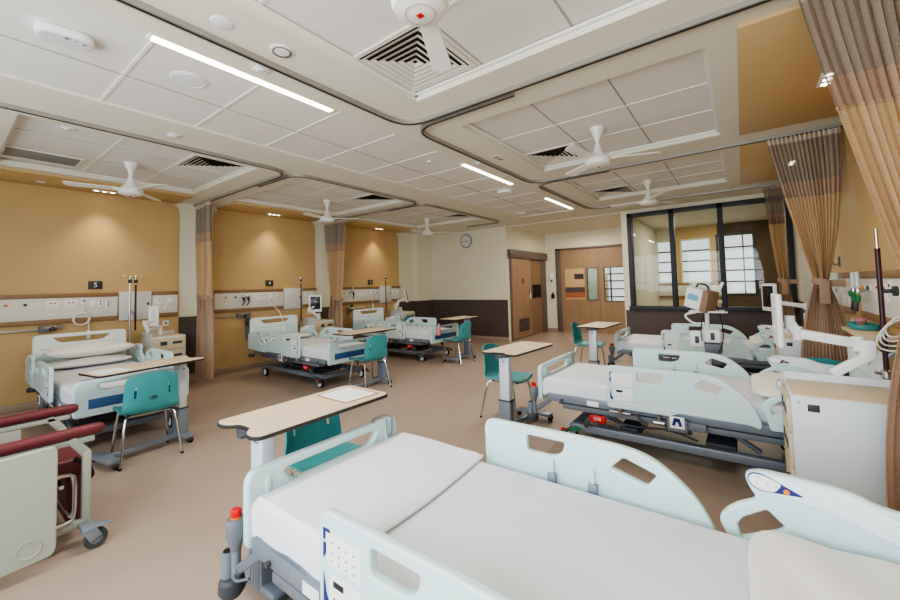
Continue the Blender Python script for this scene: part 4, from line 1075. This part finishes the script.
b = mb(M['white']); b.bar((.42, 3.42, .885), (.60, 3.42, 1.02), .05, .055, .012); t = thing('arm_strut', 'white diagonal support strut rising from the near right cabinet', 'support arm', (0, 0, 0)); b.build('strut', None, t)
terminal('white framed dark screen on an arm by the farthest right bed', [(.79, 6.22, 1.10), (.58, 6.20, 1.15), (.30, 6.20, 1.20)], .05, (.255, 6.22, 1.255), math.radians(-62), 0, (.26, .34))
terminal('white screen on a raised arm by the cabinet under sign 5', [(-7.45, 2.22, .95), (-7.2, 1.99, .95), (-7.2, 1.95, 1.06)], .05, (-7.22, 2.07, 1.15), math.radians(60), 0, (.13, .30), 'panelgrey', foot=.838)
terminal('white framed dark screen on an arm by the bed under sign 4', [(-7.35, 5.06, .95), (-7.0, 4.82, .92), (-6.98, 4.58, 1.10)], .05, (-7.0, 4.74, 1.21), math.radians(50), 0, (.25, .34), foot=.84)
terminal('tilted dark screen on a curved arm by the farthest left bed', [(-7.35, 7.58, .93), (-7.05, 7.1, .98), (-7.0, 7.15, 1.15)], .05, (-6.95, 7.38, 1.26), math.radians(125), -.2, (.25, .32), foot=.84)

# right wall: suction jars, shelf, tray, cable coil
def flow(loc, rz, label, tall, knobs='green'):
    t = thing('flowmeter', label, 'flowmeter', loc, rz, None)
    b = mb(M['chrome']); b.cyl((0, 0, 0), (.07, 0, 0), .012); b.lathe([(0, 0), (.018, 0), (.018, .03), (0, .03)], (.07, 0, -.015)); b.build('valve', None, t)
    if tall:
        b = mb(M['clear']); b.cyl((.07, 0, .02), (.07, 0, .16), .018); b.build('tube', None, t)
        b = mb(M['softwhite']); b.cyl((.07, 0, .03), (.07, 0, .15), .009); b.build('scale', None, t)
    b = mb(M[knobs]); b.lathe([(0, 0), (.026, .004), (.026, .022), (0, .026)], (.08, 0, -.03), (1, 0, -.2), 14); b.lathe([(0, 0), (.02, 0), (.018, -.05), (0, -.055)], (.075, .02, -.04), (0, 0, 1), 12); b.build('knob', None, t)
    b = mb(M['darkgrey']); b.tube([(.07, 0, -.06), (.08, .02, -.10), (.085, 0, -.15), (.08, -.02, -.17)], .012, 8, 1); b.build('nozzle', None, t)
for y, lab in ((4.90, 'left flowmeter with green knob on the right wall'), (4.74, 'right flowmeter with green knob on the right wall')): flow((XR-.07, y, 1.37), PI, lab, True)
flow((WLX+.05, 3.56, 1.40), 0, 'left black flow valve on the panel under sign 4', False, 'darkgrey'); flow((WLX+.05, 3.65, 1.40), 0, 'right black flow valve on the panel under sign 4', False, 'darkgrey')
flow((WLX+.05, 6.16, 1.42), 0, 'black flow valve beside the second left curtain', True, 'darkgrey')
def shelf(loc, rz, d, L, label):
    t = thing('wall_shelf', label, 'shelf', loc, rz)
    b = mb(M['beigecab']); b.box(0, d, -L/2, L/2, -.03, 0, .008); b.build('board', None, t)
    for s in (-1, 1): b = mb(M['grey']); b.bar((.01, s*L*.35, -.16), (d*.8, s*L*.35, -.03), .02, .02, .003); b.box(0, .012, s*L*.35-.02, s*L*.35+.02, -.2, -.02, .003); b.build('bracket', None, t)
shelf((XR-.017, 4.50, 1.05), PI, .22, .80, 'beige shelf on the right wall behind the middle bed head')
shelf((WLX+.04, 6.22, 1.04), 0, .20, .42, 'small shelf on the wall beside the second left curtain')
t = thing('kidney_tray', 'teal plastic tray on the right wall shelf', 'tray', (XR-.13, 4.72, 1.052))
b = mb(M['teal']); b.plate(rrect(-.08, .08, -.17, .17, .06), [rrect(-.068, .068, -.158, .158, .05)], t=.04, bev=.004, o=(0, 0, .022), U=(1, 0, 0), V=(0, 1, 0)); b.plate(rrect(-.075, .075, -.165, .165, .055), t=.006, bev=.001, o=(0, 0, .004), U=(1, 0, 0), V=(0, 1, 0)); b.build('tray_body', None, t)
t = thing('specimen_pot', 'small dark pot standing in the teal tray', 'pot', (XR-.13, 4.76, 1.06))
b = mb(M['brown']); b.lathe([(0, 0), (.03, 0), (.034, .05), (.03, .055)], seg=18); b.build('pot_body', None, t); b = mb(M['pink']); b.lathe([(.036, .05), (.036, .07), (0, .072)], seg=18); b.build('lid', None, t)
t = thing('green_cup', 'green cup on the small shelf by the second left curtain', 'cup', (WLX+.12, 6.12, 1.042)); b = mb(M['green']); b.lathe([(0, 0), (.03, 0), (.038, .07), (.034, .07), (.028, .006), (0, .006)], seg=18); b.build('cup_body', None, t)
t = thing('cable_coil', 'looped white cables hanging on the maroon drip stand', 'cables', (.71, 3.41, 1.21))
for k in range(4):
    b = mb(M['hose']); r1, r2 = .075+.014*k, .06+.010*k
    b.tube([(.03+r1*math.cos(a*2*PI/20), .012*math.sin(a*.9+k), .0-.02*k+r2*math.sin(a*2*PI/20)+.05*math.cos(a*2*PI/20)) for a in range(20)], .0055, 7, closed=True); b.build('loop', None, t)
t = thing('towel_hook', 'small dark hook on the ochre right wall', 'hook', (XR-.017, 6.25, 1.66), PI)
b = mb(M['grey']); b.box(0, .015, -.02, .02, -.06, .06, .004); b.build('back_plate', None, t); b = mb(M['grey']); b.tube([(.01, 0, -.02), (.05, 0, -.04), (.06, 0, 0)], .007, 8, 1); b.build('peg', None, t)

# vital signs monitor on its trolley
t = thing('vital_signs_monitor', 'white vital signs monitor on a wheeled stand between the right beds', 'medical monitor', (-.35, 5.42, 0))
b = mb(M['grey'])
for k in range(5):
    a = k*2*PI/5; b.bar((0, 0, .09), (.25*math.cos(a), .25*math.sin(a), .07), .04, .03, .006); b.use(M['black']).lathe([(0, -.012), (.03, -.012), (.03, .012), (0, .012)], (.25*math.cos(a), .25*math.sin(a), .03), (math.sin(a), -math.cos(a), 0), 14); b.use(M['grey'])
b.build('base', None, t)
b = mb(M['white']); b.cyl((0, 0, .08), (0, 0, 1.13), .022); b.build('pole', None, t)
b = mb(M['white']); b.box(-.17, .17, -.12, .12, 1.115, 1.135, .006); b.box(.05, .2, -.05, .05, 1.11, 1.125, .004); b.build('tray', None, t)
b = mb(M['white']); b.tube([(-.10, -.12, 1.12), (-.20, -.14, 1.10), (-.20, -.14, 1.06), (-.12, -.14, .99), (-.02, -.12, 1.0)], .012, 8, 1); b.build('handle', None, t)
m = Matrix.Translation((-.05, -.02, 1.275)) @ Matrix.Rotation(math.radians(-28), 4, 'Z') @ Matrix.Rotation(math.radians(14), 4, 'Y')
b = mb(M['white']); b.box(-.13, .07, -.10, .10, -.125, .12, .025, 3, m); mon = b.build('monitor_case', None, t)
m2 = m @ Matrix.Translation((-.02, -.1015, .01))
b = mb(M['lightblue']); b.plate(rrect(-.075, .055, -.032, .038, .034), t=.004, bev=.001, o=(0, 0, 0)); 
for v in b.bm.verts: v.co = m2 @ v.co
b.build('blue_emblem', None, mon)
b = mb(M['brown']); b.box(.07, .14, -.11, .09, -.13, .11, .006, 2, m); b.build('side_pack', None, mon)
b = mb(M['darkgrey']); b.tube([tuple(m @ Vector(p)) for p in ((-.08, 0, .11), (-.06, 0, .17), (.05, 0, .17), (.07, 0, .11))], .013, 8, 1); b.build('carry_handle', None, mon)
b = mb(M['softwhite']); b.bar((.12, .03, 1.35), (.17, .03, 1.46), .02, .03, .006); b.build('probe', None, t)
for x, w, z0, z1 in ((-.10, .14, .72, .90), (.05, .16, .78, .93)):
    b = mb(M['white']); b.box(x-w/2, x+w/2, -.13, .02, z0, z1, .02, 3); bx = b.build('module_box', None, t)
    b = mb(M['darkgrey']); b.box(x-.02, x+.02, -.135, -.128, (z0+z1)/2-.04, (z0+z1)/2+.04, .012); b.build('socket', None, bx)
b = mb(M['grey']); b.box(-.03, .13, -.12, .1, .66, .77, .01); b.build('wire_basket', None, t)
b = mb(M['black']); b.tube([(.10, -.06, 1.2), (.15, -.12, 1.0), (.15, -.14, .8), (.10, -.14, .68)], .006, 6, 2); b.tube([(-.02, -.1, 1.1), (-.06, -.15, .95), (-.05, -.15, .8)], .006, 6, 2); b.build('cable', None, t)

# far wall: clock, sensor; alcove: phone and dispenser; pink bottle
t = thing('wall_clock', 'round grey wall clock on the cream far wall', 'clock', (-6.25, YF, 2.76))
b = mb(M['clockrim']); b.lathe([(0, 0), (.20, 0), (.205, .02), (.19, .04), (.165, .03), (0, .03)], axis=(0, -1, 0), seg=36); cr = b.build('rim', None, t)
b = mb(M['clockface']); b.lathe([(.168, .031), (0, .032)], axis=(0, -1, 0), seg=36)
b.use(M['darkgrey'])
for k in range(12): a = k*PI/6; b.bar((.13*math.sin(a), -.034, .13*math.cos(a)), (.155*math.sin(a), -.034, .155*math.cos(a)), .003, .01)
b.build('dial', None, t)
b = mb(M['black']); b.bar((0, -.037, 0), (.09*math.sin(2.0), -.037, .09*math.cos(2.0)), .003, .014); b.bar((0, -.039, 0), (.13*math.sin(4.6), -.039, .13*math.cos(4.6)), .003, .010); b.build('hands', None, t)
t = thing('wall_sensor', 'tiny white sensor below the clock', 'sensor', (-6.22, YF, 2.18)); b = mb(M['white']); b.box(-.035, .035, -.02, 0, -.035, .035, .006); b.build('sensor_body', None, t); b = mb(M['panelgrey']); b.lathe([(.02, .0), (.015, .012), (0, .014)], (0, -.02, 0), (0, -1, 0), 14); b.build('lens', None, t)
t = thing('wall_mounted_phone', 'white intercom phone on the alcove wall beside the double doors', 'phone', (-4.80, AY, 1.68)); b = mb(M['white']); b.box(-.05, .05, -.03, 0, -.14, .14, .008); b.build('phone_body', None, t); b = mb(M['panelgrey']); b.box(-.045, -.005, -.06, -.03, -.12, .12, .012); b.build('handset', None, t)
b = mb(M['black']); b.box(-.02, .04, -.034, -.028, -.13, -.07, .006); b.build('keypad', None, t)
t = thing('wall_mounted_dispenser', 'small black dispenser below the intercom phone', 'dispenser', (-4.77, AY, 1.10)); b = mb(M['black']); b.box(-.05, .05, -.07, 0, -.08, .06, .02, 3); b.build('dispenser_body', None, t); b = mb(M['darkgrey']); b.box(-.02, .02, -.06, -.02, .055, .11, .008); b.build('push_top', None, t)
t = thing('sanitizer_bottle', 'pink liquid bottle hung on the farthest left footboard', 'bottle', (-4.85, 6.06, .53))
b = mb(M['pink']); b.lathe([(0, 0), (.04, 0), (.042, .02), (.042, .12), (.03, .15), (.014, .16), (.014, .17), (0, .17)], seg=20); b.build('bottle_body', None, t)
b = mb(M['white']); b.lathe([(0, .165), (.018, .165), (.018, .19), (.006, .192), (.006, .215), (0, .215)], seg=14); b.box(-.008, .035, -.008, .008, .21, .222, .003); b.build('pump', None, t)
b = mb(M['chrome']); b.tube([(-.044, -.03, .06), (.0, -.046, .06), (.046, 0, .06), (.0, .046, .06), (-.044, .03, .06)], .003, 6, 1); b.tube([(-.046, 0, .06), (-.046, 0, .19), (-.075, 0, .19)], .003, 6); b.build('holder', None, t)
# ------------------------------------------------------------------ curtains
def curtain(label, Y, top, tie, bot, folds=14, amp=.05, seam=2.34, seed=1, sag=(1.0, 1.0), tieside=1, tail=True):
    """top/tie/bot = (xa, xb, z): gathered curtain hanging along x from the track, tied back, flaring below"""
    rs = random.Random(seed); ph = [rs.uniform(-.5, .5) for _ in range(40)]; am = [rs.uniform(.6, 1.25) for _ in range(40)]
    t = thing('bed_curtain', label, 'curtain', (0, Y, 0), 0, 'bed curtains with net tops')
    z0, z1, z2 = top[2], tie[2], bot[2]
    def edges(z):
        if z >= z1:
            k = (z0-z)/(z0-z1); sl, sr = sag
            return top[0]+(tie[0]-top[0])*k**sl, top[1]+(tie[1]-top[1])*k**sr
        k = (z1-z)/(z1-z2); k = 1-(1-k)**2.2 if k < 1 else 1
        return tie[0]+(bot[0]-tie[0])*k, tie[1]+(bot[1]-tie[1])*k
    def pt(u, z):
        a, c = edges(z); w = c-a
        i = u*folds; j = int(i) % 40
        near = math.exp(-((z-z1)/.22)**2)
        A = min(amp, .55*w/folds*3.2)*(am[j]*.5+am[(j+1) % 40]*.5)
        A = A*(1-.25*near)+.012*near
        yy = A*math.sin(2*PI*(i+.35*ph[int(u*7)]))+near*.035*math.sin(PI*u)*math.cos(u*19)
        x = a+w*(u+.012*math.sin(2*PI*i*2+ph[j]))
        yy += .02*math.sin(u*5+z*2)
        return (x, yy, z)
    def part(nm, m, za, zb, nv, off=0):
        b = mb(M[m]); b.grid(lambda u, v: (lambda p: (p[0], p[1]+off, p[2]))(pt(u, za+(zb-za)*v)), folds*10, nv); return b.build(nm, None, t, angle=80)
    part('header_tape', 'hem', z0, z0-.055, 2)
    net = part('net_top', 'netting', z0-.05, seam+.17, 8)
    part('net_band', 'band', seam+.17, seam, 4)
    part('cloth', 'linen', seam, z1, 24)
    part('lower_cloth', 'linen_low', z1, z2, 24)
    b = mb(M['linen']); a, c = edges(seam); b.tube([pt(k/(folds*6), seam) for k in range(folds*6+1)], .005, 5); b.build('seam', None, t)
    b = mb(M['panelgrey'])
    for k in range(folds):
        p = pt((k+.5)/folds, z0); b.box(p[0]-.004, p[0]+.004, -.012, .012, z0-.01, ZC-.034, .002)
    b.build('hooks', None, t)
    # tie-back band
    a, c = edges(z1); mx, hw_ = (a+c)/2, (c-a)/2+.02
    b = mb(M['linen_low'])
    b.grid(lambda u, v: (mx+hw_*math.cos(2*PI*u), .075*math.sin(2*PI*u), z1-.035+.07*v-.02*math.cos(2*PI*u)*tieside), 28, 3)
    if tail: b.box(mx+tieside*hw_-.012 if tieside > 0 else mx-hw_-.10, mx+hw_+.10 if tieside > 0 else mx-hw_+.012, -.03, .01, z1-.05, z1+.02, .008); b.box(mx-.03, mx+.05, -.088, -.078, z1-.22, z1+.01, .004)
    b.build('tie_back', None, t)
    return t
curtain('near brown curtain with grey net top at the right edge', 2.72, (.30, .88, 3.0), (.62, .87, 1.40), (.49, .885, .30), 14, .03, 2.33, 3, (1.15, 1.6), 1)
curtain('brown tied curtain behind the white jointed arm on the right', 5.52, (.285, .875, 3.0), (.595, .705, 1.44), (.44, .88, .28), 16, .024, 2.34, 5, (1.1, 2.2), 1)
curtain('farthest right brown curtain in front of the window', 8.22, (.345, .60, 3.0), (.47, .585, 1.44), (.47, .66, .28), 9, .024, 2.36, 8, (1.3, 1.5), 1)
curtain('beige tied curtain between the beds under signs 5 and 4', 2.79, (-7.62, -7.03, 3.0), (-7.50, -7.08, 1.42), (-7.66, -6.90, .10), 9, .04, 2.34, 11, (1, 1), 1)
curtain('beige tied curtain between the two farther left beds', 5.39, (-7.55, -6.80, 3.0), (-7.35, -7.03, 1.28), (-7.52, -6.98, .12), 9, .04, 2.32, 14, (1, 1), 1)
# ------------------------------------------------------------------ light
for i, (x, w, e) in enumerate(((-3.6, 2.6, 60), (-.6, 2.6, 120))):
    ld = bpy.data.lights.new('daylight', 'AREA'); ld.shape = 'RECTANGLE'; ld.size = w; ld.size_y = 1.7; ld.energy = e; ld.color = (.84, .92, 1)
    o = bpy.data.objects.new('window_daylight', ld); C.objects.link(o); o.location = (x, YN-.2, 1.83); o.rotation_euler = (math.radians(90), 0, 0)
ld = bpy.data.lights.new('inner', 'AREA'); ld.size = 1.5; ld.energy = 45; ld.color = (1, .93, .82)
o = bpy.data.objects.new('inner_room_fill', ld); C.objects.link(o); o.location = (-.4, 11.2, 2.98)  # added fill without a fixture, brightens the room behind the glass
ld = bpy.data.lights.new('alcove', 'AREA'); ld.size = .5; ld.energy = 22; ld.color = (1, .9, .75)
o = bpy.data.objects.new('alcove_lamp', ld); C.objects.link(o); o.location = (-3.5, 10.6, 2.93)
ld = bpy.data.lights.new('corridor', 'AREA'); ld.size = 1.0; ld.energy = 50; ld.color = (.9, 1, 1)
o = bpy.data.objects.new('corridor_fill', ld); C.objects.link(o); o.location = (-3.4, 12.4, 2.95)  # unseen added fill, set strong to brighten the door pane
wd = bpy.data.worlds.new('World'); SC.world = wd; wd.use_nodes = True
bg = wd.node_tree.nodes['Background']; bg.inputs['Color'].default_value = (.86, .93, 1, 1); bg.inputs['Strength'].default_value = 1.0

# ------------------------------------------------------------------ camera
cd = bpy.data.cameras.new('camera'); cam = bpy.data.objects.new('camera', cd); C.objects.link(cam)
f, ppy, yaw, pit, rol = 390.0416, 267.0707, 0.6420593, 0.0477842, -0.02591914
F = Vector((-math.sin(yaw)*math.cos(pit), math.cos(yaw)*math.cos(pit), math.sin(pit)))
R0 = Vector((math.cos(yaw), math.sin(yaw), 0)); U0 = R0.cross(F)
R1 = math.cos(rol)*R0+math.sin(rol)*U0; U1 = -math.sin(rol)*R0+math.cos(rol)*U0
cam.matrix_world = Matrix(((R1.x, U1.x, -F.x, 0), (R1.y, U1.y, -F.y, 0), (R1.z, U1.z, -F.z, 1.5), (0, 0, 0, 1)))
cd.sensor_fit = 'HORIZONTAL'; cd.sensor_width = 36; cd.lens = f*36/900; cd.shift_y = -(300-ppy)/900; cd.clip_start = .02
SC.camera = cam
SC.view_settings.view_transform = 'AgX'; SC.view_settings.look = 'AgX - Medium High Contrast'; SC.view_settings.exposure = 0.52
SC.cycles.use_denoising = True; SC.cycles.max_bounces = 8; SC.cycles.diffuse_bounces = 5; SC.cycles.transparent_max_bounces = 16; SC.cycles.sample_clamp_indirect = 4
